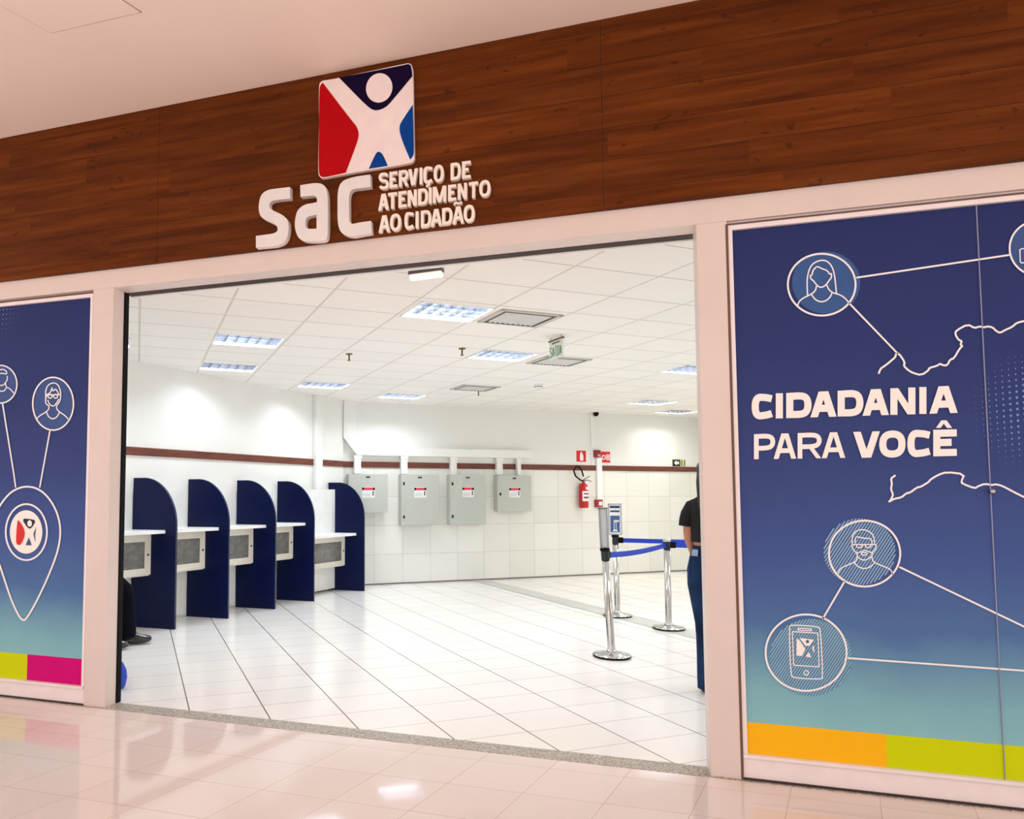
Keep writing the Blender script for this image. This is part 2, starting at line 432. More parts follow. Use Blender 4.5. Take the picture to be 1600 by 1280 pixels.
# hall walls
corner_s = 2.98
CORN = BW(corner_s, 0)
S_END = 10.26
def wall_obj(name, length, h, m, loc, rz):
    o = struct(name, MB().box(0, length, 0, .1, 0, h), m); o.location = loc; o.rotation_euler = (0, 0, rz); return o
o = struct('wall_back', MB().box(corner_s, S_END, 0, .1, 0, HC), M_BACK); o.location = BN*BO; o.rotation_euler = (0, 0, BA)
yl0, yl1 = YB+.02, CORN.y
lw = MB(); lw.add([(wx(yl0), yl0, 0), (wx(yl1), yl1, 0), (wx(yl1), yl1, HC), (wx(yl0), yl0, HC), (wx(yl0)-.1, yl0, 0), (wx(yl1)-.1, yl1+.05, 0), (wx(yl1)-.1, yl1+.05, HC), (wx(yl0)-.1, yl0, HC)],
       [(0, 1, 2, 3), (4, 7, 6, 5), (0, 3, 7, 4), (1, 5, 6, 2)])
struct('wall_left', lw, M_WALL)
e0 = BW(S_END, 0); e1 = e0 - FV*12.5
rw = MB(); rw.add([e0, e1, e1+Vector((0, 0, HC)), e0+Vector((0, 0, HC))], [(0, 1, 2, 3)]); struct('wall_right', rw, M_WALL)
# brown rails on both walls
ZB0, ZB1 = 1.892, 1.984
bb = MB(); bb.box(corner_s, S_END, -.018, 0, ZB0, ZB1); o = struct('trim_1', bb, M_BAND); o.location = BN*BO; o.rotation_euler = (0, 0, BA)
rb = MB(); P0, P1 = Vector((wx(yl0), yl0, 0)), Vector((wx(yl1), yl1, 0)); LN = Vector((.9623, -.2721, 0))
def lbar(z0, z1, a, b, t):
    vs = []
    for p in (a, b):
        for o_ in (0, t):
            for z in (z0, z1): vs.append(p+LN*o_+Vector((0, 0, z)))
    return vs
rb.add(lbar(ZB0, ZB1, P0, P1, .018), [(0, 1, 3, 2), (4, 6, 7, 5), (0, 4, 5, 1), (2, 3, 7, 6), (0, 2, 6, 4), (1, 5, 7, 3)]); struct('trim_2', rb, M_BAND)
bs = MB(); bs.box(corner_s, S_END, -.006, 0, 0, .02); o = struct('baseboard_back', bs, mat('base_grout', (120, 110, 100), .8)); o.location = BN*BO; o.rotation_euler = (0, 0, BA)
# shop front frame
lb = MB(); lb.box(-8, 6, D, YB, LB, LT+.02); struct('wall_lintel', lb, M_PINK)
up = MB(); up.box(-8, 6, D+.01, D+.1, LT+.02, MC); up.box(-8, 6, YB, YB+.02, LB+.02, MC); struct('wall_front', up, M_PINK)
struct('trim_shutter_slot', MB().box(XL1-.02, XR0+.02, YB, YB+.07, LB-.004, LB+.03), M_DARK)
struct('trim_slot_edge', MB().box(XL1-.02, XR0+.02, YB+.07, YB+.10, LB-.012, HC+.01), M_WHITE2)
struct('door_post_left', MB().bbox(XL0, XL1, D-.002, D+.113, 0, LB, .006), M_PINK)
struct('door_post_right', MB().bbox(XR0, XR1, D-.002, YB, 0, LB, .006), M_PINK)
struct('door_seal', MB().bbox(XL1-.03, XL1+.008, D+.114, D+.158, 0, LB-.005, .003), M_BLACK)
# wood fascia: three boards, the seams at real joints
fas = thing('fascia', 'dark wood-look cladding band above the shop opening', 'cladding', (-1, D, LT)); fas['kind'] = 'structure'; del fas['category']; fas.name = 'wall_fascia'
xs = [-8, SF(250, 300).x, SF(941, 200).x, 6]
for i in range(3):
    MB().bbox(xs[i]+.001, xs[i+1]-.001, D-.022, D+.012, LT, MC-.002, .0015).build('cladding_board', M_WOOD, fas)
# window frames left and right
def window_frame(name, x0, x1, z0, z1):
    f = MB()
    f.bbox(x0, x1, D+.005, YB-.01, 0, z0-.012, .004)                      # sill kick board
    f.bbox(x0, x1, D-.008, D+.05, z0-.016, z0, .003)
    f.bbox(x0, x1, D+.002, D+.05, z1, z1+.026, .003)
    f.box(x0, x1, D+.02, YB, z1+.03, LB)
    for a in (x0, x1-.022): f.bbox(a, a+.022, D+.002, D+.05, z0, z1, .003)
    return struct(name, f, M_ALU)
WZ0, WZ1 = .128, 2.858
window_frame('window_1', XR1+.004, 2.9, WZ0, WZ1)
window_frame('window_2', -5.8, XL0-.004, WZ0, WZ1)
struct('trim_sill_gap', MB().box(XR1, 2.9, D-.004, D+.02, 0, .012).box(-5.8, XL0, D-.004, D+.02, 0, .012), M_DARK)
struct('trim_window_head_gap', MB().box(XR1-.006, 2.9, D-.0015, D+.02, WZ1+.026, WZ1+.034).box(XR1-.008, XR1+.004, D-.0035, D+.02, 0, WZ1+.03).box(-5.8, XL0, D-.0015, D+.02, WZ1+.026, WZ1+.038), mat('joint_shadow', (112, 84, 70), .9))
struct('wall_front_inner', MB().box(-8, XL1-.03, YB, YB+.02, 0, LB+.02).box(XR1-.02, 12, YB, YB+.02, 0, LB+.02), M_WALL)

# ================================================================== PRINTED PANELS
YP = D+.022
def Yl(k): return YP-.0012*k
def disc(parent, name, c, x, y, rx, ry, m, k=1, tilt=0.0): return MB().poly(ellipse(x, y, rx, ry, 56, tilt), c.at(Yl(k)), None).build(name, m, parent)
def strokes(parent, name, c, lines, w, m=None, k=4, smooth=2):
    mb = MB()
    for ln in lines:
        cl = ln[-1] == 'c'
        pts = ln[:-1] if cl else ln
        pts = chaikin(pts, smooth, cl) if smooth and len(pts) > 2 else pts
        mb.ribbon(pts, w, c.at(Yl(k)), closed=cl)
    return mb.build(name, m or M_LINE, parent)
def hatch(parent, c, x, y, rx, ry, m, step, w, ang, k=2):
    mb = MB(); ca, sa = math.cos(ang), math.sin(ang); R = max(rx, ry)
    n = int(2*R/step)
    for i in range(-n, n+1):
        o_ = i*step
        # points x = o*sa + t*ca ; y = o*ca*-1...
        A = (ca/rx)**2+(sa/ry)**2; bx, by = -sa*o_, ca*o_
        B = 2*(bx*ca/rx**2+by*sa/ry**2); C_ = (bx/rx)**2+(by/ry)**2-1
        q = B*B-4*A*C_
        if q <= 0: continue
        q = math.sqrt(q); t0, t1 = (-B-q)/(2*A), (-B+q)/(2*A)
        mb.ribbon([(x+bx+t0*ca, y+by+t0*sa), (x+bx+t1*ca, y+by+t1*sa)], w, c.at(Yl(k)))
    return mb.build('hatching', m, parent)
def flat(parent, name, c, pts, m, k): return MB().poly(pts, c.at(Yl(k)), None).build(name, m, parent)

# ---- right panel
rp = thing('printed_window_panel', 'blue printed window panel right of the doorway with large white slogan and icon circles', 'printed panel', (1.5, YP, WZ0))
RX1 = 2.87
MB().box(XR1+.02, RX1, YP, YP+.02, WZ0, WZ1).build('backdrop', M_GRAD, rp)
zt = SF(1165, 1130).z; xo = SF(1387, 1150).x
MB().box(XR1+.021, xo, YP-.0008, YP, WZ0+.001, zt).build('colour_block', M_ORANGE, rp)['label'] = 'orange block'
MB().box(xo, RX1-.02, YP-.0008, YP, WZ0+.001, zt).build('colour_block', M_LIME, rp)['label'] = 'lime green block'
xs_ = SF(1551, 770).x
MB().box(xs_-.0018, xs_+.0018, YP-.006, YP, WZ0, WZ1).build('pane_joint', mat('pane_joint_grey', (150, 152, 182), .35), rp)
kz = SF(1551, 768).z
MB().lathe([(0, -.03), (.008, -.028), (.013, -.018), (.011, -.006), (.006, 0)], (xs_, YP-.004, kz), 18, 'Y').build('joint_knob', M_STEELF, rp)
T = Crop(1150, 580, .2375)
def word(parent, label, c, letters, base, cap, w, m, k=5):
    mb = MB(); fr = c.at(Yl(k))
    for ch, x0, x1 in letters: glyph(mb, ch, x0, x1, base, cap, w, fr)
    o_ = mb.build('lettering', m, parent); o_['label'] = label; return o_, mb
b1, c1 = line(262, 312, 1455, 275), line(262, 147, 1385, 98)
word(rp, 'bold white word CIDADANIA', T, [('C', 103, 250), ('I', 260, 310), ('D', 330, 492), ('A', 490, 660), ('D', 668, 833), ('A', 833, 1005), ('N', 1015, 1180), ('I', 1200, 1258), ('A', 1273, 1457)], b1, c1, 47, M_TEXT)
b2, c2 = line(125, 580, 716, 571), line(118, 415, 650, 402)
word(rp, 'thin white word PARA', T, [('P', 118, 252), ('A', 248, 395), ('R', 405, 560), ('A', 565, 718)], b2, c2, 31, M_TEXT)
b3, c3 = line(850, 570, 1450, 558), line(775, 400, 1440, 383)
word(rp, 'bold white word VOCÊ', T, [('V', 772, 945), ('O', 942, 1115), ('C', 1127, 1288), ('E', 1297, 1452)], b3, c3, 47, M_TEXT)
MB().poly([(1315, 374), (1350, 324), (1386, 324), (1422, 374), (1388, 374), (1367, 346), (1346, 374)], T.at(Yl(5)), None).build('lettering', M_TEXT, rp)['label'] = 'circumflex of VOCÊ'
# woman icon
def icon(parent, label, x, y, rx, ry, dm, w=2.6, off=(0, 0), sc=1.0, hm=None, step=3.0, hw=1.2):
    e = thing('icon', None, None); attach(e, parent); e['label'] = label; e.name = 'icon_circle'
    disc(e, 'disc', PX, x+off[0], y+off[1], rx*sc, ry*sc, dm, 1)
    if hm: hatch(e, PX, x+off[0], y+off[1], rx*sc, ry*sc, hm, step, hw, math.radians(-57))
    strokes(e, 'ring', PX, [ellipse(x, y, rx-w/2, ry-w/2)+['c']], w, smooth=0, k=4)
    return e
W_ = Crop(1210, 370, .125)
ic = icon(rp, 'round icon of a long-haired woman', 1283.9, 444.9, 54.4, 49.8, M_DISCD, 3, (7, -3), .98, M_HATCHD, 3.2, 1.5)
strokes(ic, 'line_portrait', W_, [
 [(415, 740), (405, 560), (425, 430), (470, 345), (530, 308), (600, 290), (670, 310), (725, 380), (750, 470), (765, 600), (775, 710)],
 [(470, 480), (480, 420), (535, 365), (590, 400), (660, 420), (690, 470)],
 [(690, 470), (712, 455), (715, 510), (685, 545), (640, 610), (580, 638), (530, 610), (490, 550), (455, 530), (445, 485), (470, 480)],
 [(290, 880), (300, 820), (350, 770), (470, 715), (515, 670), (525, 615)], [(655, 600), (670, 650), (720, 700), (820, 725), (880, 765), (930, 825)],
 [(465, 725), (510, 790), (580, 818), (650, 800), (700, 750), (718, 705)]], 17)
# man icon
N_ = Crop(1270, 790, .125)
ic = icon(rp, 'round icon of a bearded man with glasses', 1350.9, 865.2, 57.2, 53, M_DISC, 3, (-8, -3), .98, M_HATCH, 4.1, 1.7)
strokes(ic, 'line_portrait', N_, [
 [(490, 470), (492, 380), (540, 315), (620, 298), (700, 320), (760, 370), (772, 470)], [(528, 470), (530, 400), (560, 390), (640, 412), (730, 410), (742, 480)],
 [(490, 470), (490, 530), (520, 570), (545, 590), (560, 640), (600, 675), (650, 685), (700, 665), (735, 630), (750, 580), (785, 550), (795, 490), (765, 480)],
 [(500, 488), (780, 488)], [(545, 490), (548, 525), (612, 527), (618, 490)], [(655, 490), (660, 527), (722, 525), (727, 490)],
 [(595, 602), (640, 580), (690, 602), (640, 628), 'c'], [(545, 592), (600, 582), (645, 556), (700, 578), (748, 592)],
 [(555, 640), (545, 690), (510, 715), (380, 765), (330, 805), (318, 850)], [(740, 630), (745, 690), (790, 725), (950, 785), (985, 820), (1000, 865)],
 [(515, 715), (570, 770), (640, 792), (710, 775), (768, 720)]], 14)
# phone icon
S_ = Crop(1180, 940, .1328)
ic = icon(rp, 'round icon of a mobile phone', 1259.5, 1020, 64.8, 61.2, M_DISC, 3, (7, 7.5), .985, M_HATCH, 3.8, 1.6)
ic_d = [k for k in bpy.data.objects if k.parent == ic and k.name.startswith('disc')][0]; ic_d.data.materials[0] = mat('vinyl_disc_teal', (86, 132, 164), .6)
strokes(ic, 'line_drawing', S_, [[(398, 300), (430, 275), (740, 295), (768, 330), (797, 890), (765, 917), (455, 900), (418, 865), 'c']], 13, smooth=1)
strokes(ic, 'line_drawing', S_, [[(437, 355), (737, 373), (752, 770), (452, 750), 'c'], [(505, 315), (660, 322), (662, 345), (507, 338), 'c']], 12, smooth=0)
strokes(ic, 'home_button', S_, [ellipse(600, 840, 27, 27, 20)+['c']], 12, smooth=0)
for pts in ([(487, 435), (520, 455), (592, 560), (550, 642), (485, 637)], [(520, 430), (695, 450), (640, 522), (590, 522)], [(630, 600), (588, 648), (662, 660)], [(690, 515), (668, 552), (697, 612)]):
    flat(ic, 'emblem_piece', S_, pts, M_TEXT, 5)
flat(ic, 'emblem_piece', S_, ellipse(615, 472, 19, 19, 16), M_DISC, 6)
# partial icon at the frame edge
ic = icon(rp, 'round icon with a small screen, top right', 1621, 388, 45, 44, M_DISCD, 3)
strokes(ic, 'line_drawing', PX, [[(1593.5, 390.5), (1596, 389), (1640, 383), (1644, 405), (1596, 411), (1594, 409), 'c']], 1.8, smooth=0)
for lab, pts in (('line from the woman icon to the right', [(1338, 434), (1577, 398.5)]), ('line from the woman icon to the map', [(1326, 473), (1403, 553)]),
            ('line from the man icon to the right', [(1405, 886), (1660, 1008)]), ('line between man and phone icons', [(1320, 908), (1285, 968)]), ('line from the phone icon to the right', [(1325, 1028.5), (1680, 1054)])):
    strokes(rp, 'connector_line', PX, [pts], 2.8, smooth=0)['label'] = lab
MT = Crop(1360, 480, .15)
strokes(rp, 'map_outline', MT, [[(85, 695), (105, 640), (160, 605), (220, 555), (260, 520), (265, 490), (295, 480), (360, 575), (345, 610), (390, 655), (440, 685), (530, 710), (610, 655), (608, 635), (700, 610), (725, 588), (750, 605), (800, 608), (830, 545), (870, 535), (930, 430), (960, 405), (935, 390), (955, 355), (915, 340), (880, 275), (900, 240), (1015, 178), (1085, 220), (1135, 200), (1180, 212), (1225, 200), (1275, 212), (1305, 245), (1350, 270), (1400, 240), (1480, 205), (1520, 165), (1600, 145), (1760, 120)]], 20, smooth=1)['label'] = 'upper map outline'
MB_ = Crop(1360, 720, .15)
strokes(rp, 'map_outline', MB_, [[(262, 152), (212, 185), (225, 235), (212, 300), (238, 350), (215, 405), (190, 430)], [(195, 428), (250, 395), (320, 385), (380, 335), (410, 335), (490, 275), (520, 275), (610, 220), (620, 200), (700, 150), (790, 118), (980, 140), (945, 220), (960, 240), (1090, 290), (1120, 265), (1195, 240), (1265, 255), (1300, 245), (1370, 260), (1490, 325), (1600, 380), (1740, 440)]], 20, smooth=1)['label'] = 'lower map outline'
dm = MB()
for j in range(-13, 13):
    for i in range(-9, 7):
        x = 1600.5+10.75*i+.05*9.05*j; y = 638+9.05*j-.12*10.75*i
        r = 3.3*(1-math.hypot((x-1625)/124, (y-640)/112))
        if r > .25: dm.poly(ellipse(x, y, min(r, 2.4), min(r, 2.1), 8), PX.at(Yl(2)), None)
tag(dm.build('dot_pattern', M_DOT, rp), kind='stuff')
# ---- left panel
lp = thing('printed_window_panel', 'blue printed window panel left of the doorway with map pin drawing and magenta block', 'printed panel', (-4.4, YP, WZ0))
LX0 = -5.75
MB().box(LX0, XL0-.004, YP, YP+.02, WZ0, WZ1).build('backdrop', M_GRAD, lp)
xm = SF(39, 1030).x; zl = SF(134, 1032).z
MB().box(xm, XL0-.005, YP-.0008, YP, WZ0+.001, zl).build('colour_block', M_MAGENTA, lp)['label'] = 'magenta block'
MB().box(LX0+.02, xm, YP-.0008, YP, WZ0+.001, zl).build('colour_block', M_LIME, lp)['label'] = 'lime green block'
A_ = Crop(0, 550, .1172)
ic = icon(lp, 'round icon of a person with fringe and glasses', 83, 631, 33, 42.4, M_DISCD, 2.3)
strokes(ic, 'line_portrait', A_, [
 [(625, 570), (605, 640), (610, 690), (655, 725)], [(612, 640), (607, 560), (617, 480), (660, 425), (730, 408), (785, 450), (812, 540), (805, 650), (755, 720)],
 [(635, 640), (660, 700), (705, 728), (745, 700), (785, 630)], [(625, 570), (675, 545), (695, 465), (702, 530), (745, 485), (785, 565)],
 [(615, 572), (800, 572)], ellipse(668, 592, 27, 25, 16)+['c'], ellipse(742, 592, 27, 25, 16)+['c'],
 [(655, 720), (655, 760), (620, 800), (530, 850), (488, 895)], [(750, 720), (760, 770), (800, 805), (870, 850), (908, 895)],
 [(620, 805), (650, 870), (705, 898), (760, 870), (795, 805)]], 15)
ic = icon(lp, 'round icon of a short-haired person at the frame edge', 1, 600.5, 26.5, 30.5, M_DISCD, 2.1)
strokes(ic, 'line_portrait', A_, [
 [(-80, 300), (-60, 250), (0, 238), (40, 230), (85, 255), (95, 297), (40, 285), (-30, 290), (-85, 310)], [(95, 320), (102, 360), (75, 410), (45, 445), (0, 447), (-40, 430), (-70, 390), (-90, 350)],
 [(75, 420), (80, 470), (130, 485), (185, 550)], [(85, 480), (60, 520), (20, 527), (-30, 510), (-60, 480)], [(-60, 430), (-70, 480), (-120, 500), (-160, 550)]], 14)
strokes(lp, 'connector_line', PX, [[(4, 630.5), (21.5, 740), (24.5, 762)]], 2.2, smooth=0)['label'] = 'line from the left icon to the pin'
strokes(lp, 'connector_line', PX, [[(78, 673.5), (66, 740), (62, 762)]], 2.2, smooth=0)['label'] = 'line from the right icon to the pin'
G_ = Crop(0, 740, .1953)
pin = thing('icon', None, None); attach(pin, lp); pin.name = 'map_pin'
strokes(pin, 'pin_outline', G_, [[(182, 1200), (95, 1030), (20, 800), (-40, 620), (-60, 450), (-30, 300), (60, 170), (140, 118), (215, 102), (300, 118), (380, 180), (450, 290), (485, 420), (478, 560), (430, 720), (330, 950), (240, 1120), 'c']], 14, smooth=2)
strokes(pin, 'pin_ring', G_, [ellipse(211, 469, 165, 224)+['c']], 14, smooth=0)
disc(pin, 'pin_disc', G_, 209, 468, 130, 174, M_TEXT, 3)
flat(pin, 'emblem_piece', G_, chaikin([(148, 366), (208, 470), (170, 572), (135, 572), (126, 540), (136, 390)], 2), mat('vinyl_red', (222, 28, 26), .6), 5)['label'] = 'red piece'
flat(pin, 'emblem_piece', G_, chaikin([(172, 360), (240, 364), (288, 376), (250, 440), (222, 440)], 1), mat('vinyl_black', (24, 20, 26), .6), 5)['label'] = 'black piece'
flat(pin, 'emblem_piece', G_, ellipse(237, 400, 19, 26, 18), M_TEXT, 6)['label'] = 'white dot'
flat(pin, 'emblem_piece', G_, chaikin([(230, 512, 1), (204, 574, 1), (253, 574, 1)], 1), mat('vinyl_steel_blue', (52, 84, 128), .6), 5)['label'] = 'blue triangle'
flat(pin, 'emblem_piece', G_, [(290, 428), (266, 482), (282, 552), (280, 490)], mat('vinyl_steel_blue', (52, 84, 128), .6), 5)['label'] = 'blue sliver'
dl = MB()
for j in range(0, 9):
    for i in range(-6, 7):
        x = 0+5.45*i-.3*j; y = 477+7.5*j-.1*5.45*i
        r = 1.5*(1-math.hypot((x+14)/55, (y-482)/62))
        if r > .2: dl.poly(ellipse(x, y, r, r*1.25, 8), PX.at(Yl(2)), None)
tag(dl.build('dot_pattern', M_DOT, lp), kind='stuff')

# ================================================================== RAISED SIGN ON THE FASCIA
YF = D-.022
Q = Crop(390, 260, .13125)
sg = thing('wall_sign', 'raised sign on the wood band with square figure emblem and letters sac', 'sign', (-1.9, YF, 3.1))
f_, b_ = thick(Q, YF-.045, YF-.004)
MB().poly(chaikin([(480, 245, 1), (482, 382, 1), (320, 398), (235, 420), (232, 490), (285, 530), (400, 580), (462, 650), (465, 780), (430, 890), (340, 942), (200, 957), (75, 968, 1), (75, 828, 1), (200, 812), (285, 800), (338, 770), (325, 700), (235, 660), (135, 610), (105, 520), (112, 420), (140, 330), (215, 278), (330, 262)], 2), f_, b_).build('raised_letter', M_LETTER, sg)['label'] = 'large letter s'
MB().poly(chaikin([(602, 225, 1), (700, 208), (800, 195), (885, 215), (930, 300), (932, 600), (930, 850), (885, 890), (720, 896), (600, 880), (545, 780), (535, 660), (565, 520), (660, 450), (740, 440), (802, 425, 1), (802, 380), (780, 345), (720, 350), (605, 362, 1)], 2), f_, b_,
          [chaikin([(797, 575, 1), (797, 740, 1), (730, 745), (675, 738), (660, 680), (670, 610), (720, 590)], 2)]).build('raised_letter', M_LETTER, sg)['label'] = 'large letter a'
MB().poly(chaikin([(1435, 98, 1), (1440, 243, 1), (1340, 258), (1225, 268), (1182, 320), (1183, 500), (1183, 650), (1215, 690), (1300, 668), (1445, 650, 1), (1452, 795, 1), (1340, 815), (1210, 840), (1090, 800), (1048, 690), (1046, 480), (1048, 290), (1090, 180), (1200, 135), (1320, 112)], 2), f_, b_).build('raised_letter', M_LETTER, sg)['label'] = 'large letter c'
EM = Crop(480, 90, .15625)
f_, b_ = thick(EM, YF-.03, YF-.004)
OUT = chaikin([(118, 640, 1), (116, 330), (125, 232), (240, 220), (600, 142, 1), (930, 72), (1048, 48), (1058, 170), (1062, 560, 1), (1070, 930), (1072, 1042), (975, 1068), (600, 1128, 1), (240, 1190), (118, 1215), (108, 1100)], 3)
MB().poly(OUT, f_, b_).build('emblem_plate', mat('emblem_white', (248, 232, 228), .4), sg)
def Fe(k): return EM.at(YF-.030-.0012*k)
MB().poly(chaikin([(155, 250, 1), (350, 505), (440, 622), (505, 700), (520, 790), (470, 930), (386, 1152, 1), (240, 1184), (124, 1205), (112, 1090), (118, 640), (120, 330), (130, 275)], 2), Fe(1), None).build('emblem_field', mat('emblem_red', (184, 0, 14), .45, spec=.1), sg)['label'] = 'red field'
MB().poly(chaikin([(318, 201, 1), (450, 335, 1), (570, 458), (650, 525), (715, 528), (790, 495), (850, 430), (1052, 186, 1), (1046, 120), (1030, 58), (940, 80), (640, 138)], 2), Fe(1), None).build('emblem_field', mat('emblem_navy', (18, 4, 44), .45, spec=.08), sg)['label'] = 'dark navy field'
MB().poly(chaikin([(1056, 470, 1), (960, 612), (915, 690), (940, 810), (1030, 1022, 1), (1060, 985), (1069, 930)], 2), Fe(1), None).build('emblem_field', mat('emblem_blue', (0, 66, 146), .45, spec=.1), sg)['label'] = 'blue field at the side'
MB().poly(chaikin([(615, 1113, 1), (670, 990), (700, 940), (735, 945), (765, 985), (806, 1083, 1)], 2), Fe(1), None).build('emblem_field', mat('emblem_blue', (0, 66, 146), .45, spec=.1), sg)['label'] = 'blue field between the legs'
MB().poly(ellipse(720, 303, 131, 148, 48, .25), Fe(2), None).build('emblem_head', mat('emblem_white', (248, 232, 228), .4), sg)
K = Crop(580, 240, .125)
f_, b_ = thick(K, YF-.03, YF-.002)
def raised(label, letters, base, cap, w, extra=None):
    mb = MB()
    for ch, x0, x1 in letters: glyph(mb, ch, x0, x1, base, cap, w, f_, b_)
    if extra: extra(mb)
    mb.build('raised_lettering', M_LETTER2, sg)['label'] = label
raised('words SERVIÇO DE', [('S', 97, 216), ('E', 228, 328), ('R', 345, 465), ('V', 464, 582), ('I', 602, 642), ('C', 650, 772), ('O', 780, 906), ('D', 992, 1117), ('E', 1135, 1243)], line(228, 432, 1240, 301), line(228, 232, 1235, 88), 37,
       lambda mb: mb.ribbon([(715, 352), (722, 385), (700, 405), (685, 400)], 22, f_, b_))
raised('word ATENDIMENTO', [('A', 88, 218), ('T', 210, 322), ('E', 340, 442), ('N', 455, 570), ('D', 585, 707), ('I', 718, 757), ('M', 770, 937), ('E', 960, 1062), ('N', 1080, 1197), ('T', 1220, 1337), ('O', 1350, 1490)], line(90, 712, 1290, 552), line(150, 502, 1330, 346), 37)
raised('words AO CIDADÃO', [('A', 93, 232), ('O', 235, 372), ('C', 415, 537), ('I', 553, 592), ('D', 620, 747), ('A', 743, 882), ('D', 885, 1012), ('A', 1016, 1157), ('O', 1155, 1292)], line(95, 987, 1150, 860), line(150, 773, 990, 672), 37,
       lambda mb: mb.ribbon(chaikin([(1032, 640), (1062, 608), (1090, 628), (1136, 606)], 2, False), 22, f_, b_))

# mall ceiling access hatch
hq = [FL(0, 8, MC), FL(80, 52, MC), FL(140, 38, MC)]
hx = hq[2]-hq[1]; hy = hq[0]-hq[1]
h = thing('ceiling_hatch', 'flush square access hatch in the pink mall ceiling at top left', 'hatch', hq[1])
hm = MB(); P = hq[1]; ux, uy = hx.normalized(), hy.normalized(); W1, H1 = .62, .62
def hf(a, b, z): q = P+ux*a+uy*b; return Vector((q.x, q.y, MC-z))
hm.add([hf(a, b, z) for z in (.0005, .004) for a, b in ((.006, .006), (W1-.006, .006), (W1-.006, H1-.006), (.006, H1-.006))], [(4, 5, 6, 7), (0, 1, 5, 4), (1, 2, 6, 5), (2, 3, 7, 6), (3, 0, 4, 7)]); hm.build('hatch_cover', M_MCEIL, h)
hg = MB()
for a0, b0, a1, b1_ in ((0, 0, W1, .005), (0, H1-.005, W1, H1), (0, 0, .005, H1), (W1-.005, 0, W1, H1)):
    hg.quad(hf(a0, b0, .001), hf(a1, b0, .001), hf(a1, b1_, .001), hf(a0, b1_, .001))
hg.build('hatch_gap', mat('hatch_gap_line', (150, 120, 104), .8), h)

# ================================================================== HALL: carrels along the left wall
ys = [6.54, 7.29, 8.07, 8.82, 9.977]
PD = .588
def carrel(loc_y, bay, shelf_z, x0=.032, bx=.012, name='service_carrel'):
    """origin = foot of the partition on the wall; x out of the wall, y along the wall (sheared with it)"""
    k = .2721/.9623
    C = lambda p: Vector((p.x+k*p.y, p.y, p.z))
    r = thing(name, '', 'carrel', (wx(loc_y), loc_y, 0), 0, 'navy service carrels along the left wall')
    L = wx(loc_y)
    W = lambda v: Vector((L+v.x, loc_y+v.y, v.z))
    # partition: quarter-round top
    top = 1.637; R = .50; prof = [(x0, .002), (PD, .002), (PD, top-R*1.05)]
    for i in range(1, 15):
        a = i/14*math.pi/2; prof.append((PD-(1-math.cos(a))*(PD-.16), top-R*1.05+R*1.05*math.sin(a)))
    prof += [(x0, top)]
    m = MB(); m.poly(prof, lambda x, z: W(Vector((x, -.013, z))), lambda x, z: W(Vector((x, .013, z)))); m.build('partition', M_NAVY, r)
    eb = MB(); eb.ribbon([(PD, .002)]+prof[2:-1], .004, lambda x, z: W(Vector((x, -.0145, z))), lambda x, z: W(Vector((x, .0145, z)))); eb.build('edge_band', M_NAVYEDGE, r)
    g = .016
    fr = lambda v: W(C(v))
    MB().box(bx, bx+.018, -bay+g, -g, .03, 1.53, fr).build('back_board', M_WHITE2, r)
    # shelf with rounded front corners
    sd = .487; ol = [(.03, -g), (sd-.05, -g), (sd-.015, -g-.008), (sd, -g-.04), (sd, -bay+g+.04), (sd-.015, -bay+g+.008), (sd-.05, -bay+g), (.03, -bay+g)]
    MB().poly(ol, lambda x, y: fr(Vector((x, y, shelf_z))), lambda x, y: fr(Vector((x, y, shelf_z-.036)))).build('shelf', M_WHITE, r)
    cd = .285; z1, z0 = shelf_z-.04, shelf_z-.50
    a, b = -bay+g+.006, -g-.002
    cab = MB().bbox(.03, cd-.02, a, b, z0, z1, .004, fr).build('cabinet', mat('cream_laminate', (240, 232, 216), .4, var=.015), r)
    dz0, dz1 = z0+.012, z1-.012
    d = MB(); bw_ = .075
    d.bbox(cd-.02, cd, a, b, dz1-bw_, dz1, .003, fr); d.bbox(cd-.02, cd, a, b, dz0, dz0+bw_, .003, fr)
    d.bbox(cd-.02, cd, a, a+bw_, dz0+bw_, dz1-bw_, .003, fr); d.bbox(cd-.02, cd, b-bw_, b, dz0+bw_, dz1-bw_, .003, fr)
    dr = d.build('door', mat('cream_laminate', (240, 232, 216), .4), r)
    MB().box(cd-.019, cd-.012, a+bw_-.01, b-bw_+.01, dz0+bw_-.01, dz1-bw_+.01, fr).build('window_pane', M_PANE, dr)
    gk = MB(); p0 = [(a+bw_, dz0+bw_), (b-bw_, dz0+bw_), (b-bw_, dz1-bw_), (a+bw_, dz1-bw_)]
    gk.ribbon(p0, .008, lambda y, z: fr(Vector((cd-.008, y, z))), closed=True); gk.build('pane_gasket', mat('gasket_grey', (70, 68, 64), .6), dr)
    lk = fr(Vector((cd, b-bw_/2, (dz0+dz1)/2)))
    lm = MB(); lm.lathe([(0, .012), (.010, .011), (.012, .004), (.012, -.002)], (0, 0, 0), 14, 'X')
    lm.v = [lk+Vector((v.x, v.y-.27*v.x, v.z)) for v in lm.v]; lm.build('lock', M_BLACK, dr)
    return r
protoc = carrel(ys[0], .75, 1.066)
protoc['label'] = 'navy carrel nearest the doorway, its left side hidden by the white doorpost'
labs = [None, 'second navy carrel from the doorway, with a plain grey cabinet window', 'middle navy carrel of the row of five', 'fourth navy carrel from the doorway, the narrowest in view']
for i in (1, 2, 3):
    c = copy_tree(protoc); c.location = (wx(ys[i]), ys[i], 0); c['label'] = labs[i]
c5 = carrel(ys[4], 1.13, .871, .004, .10); c5['label'] = 'last navy carrel, with a lower shelf, in front of the grey electrical boxes'

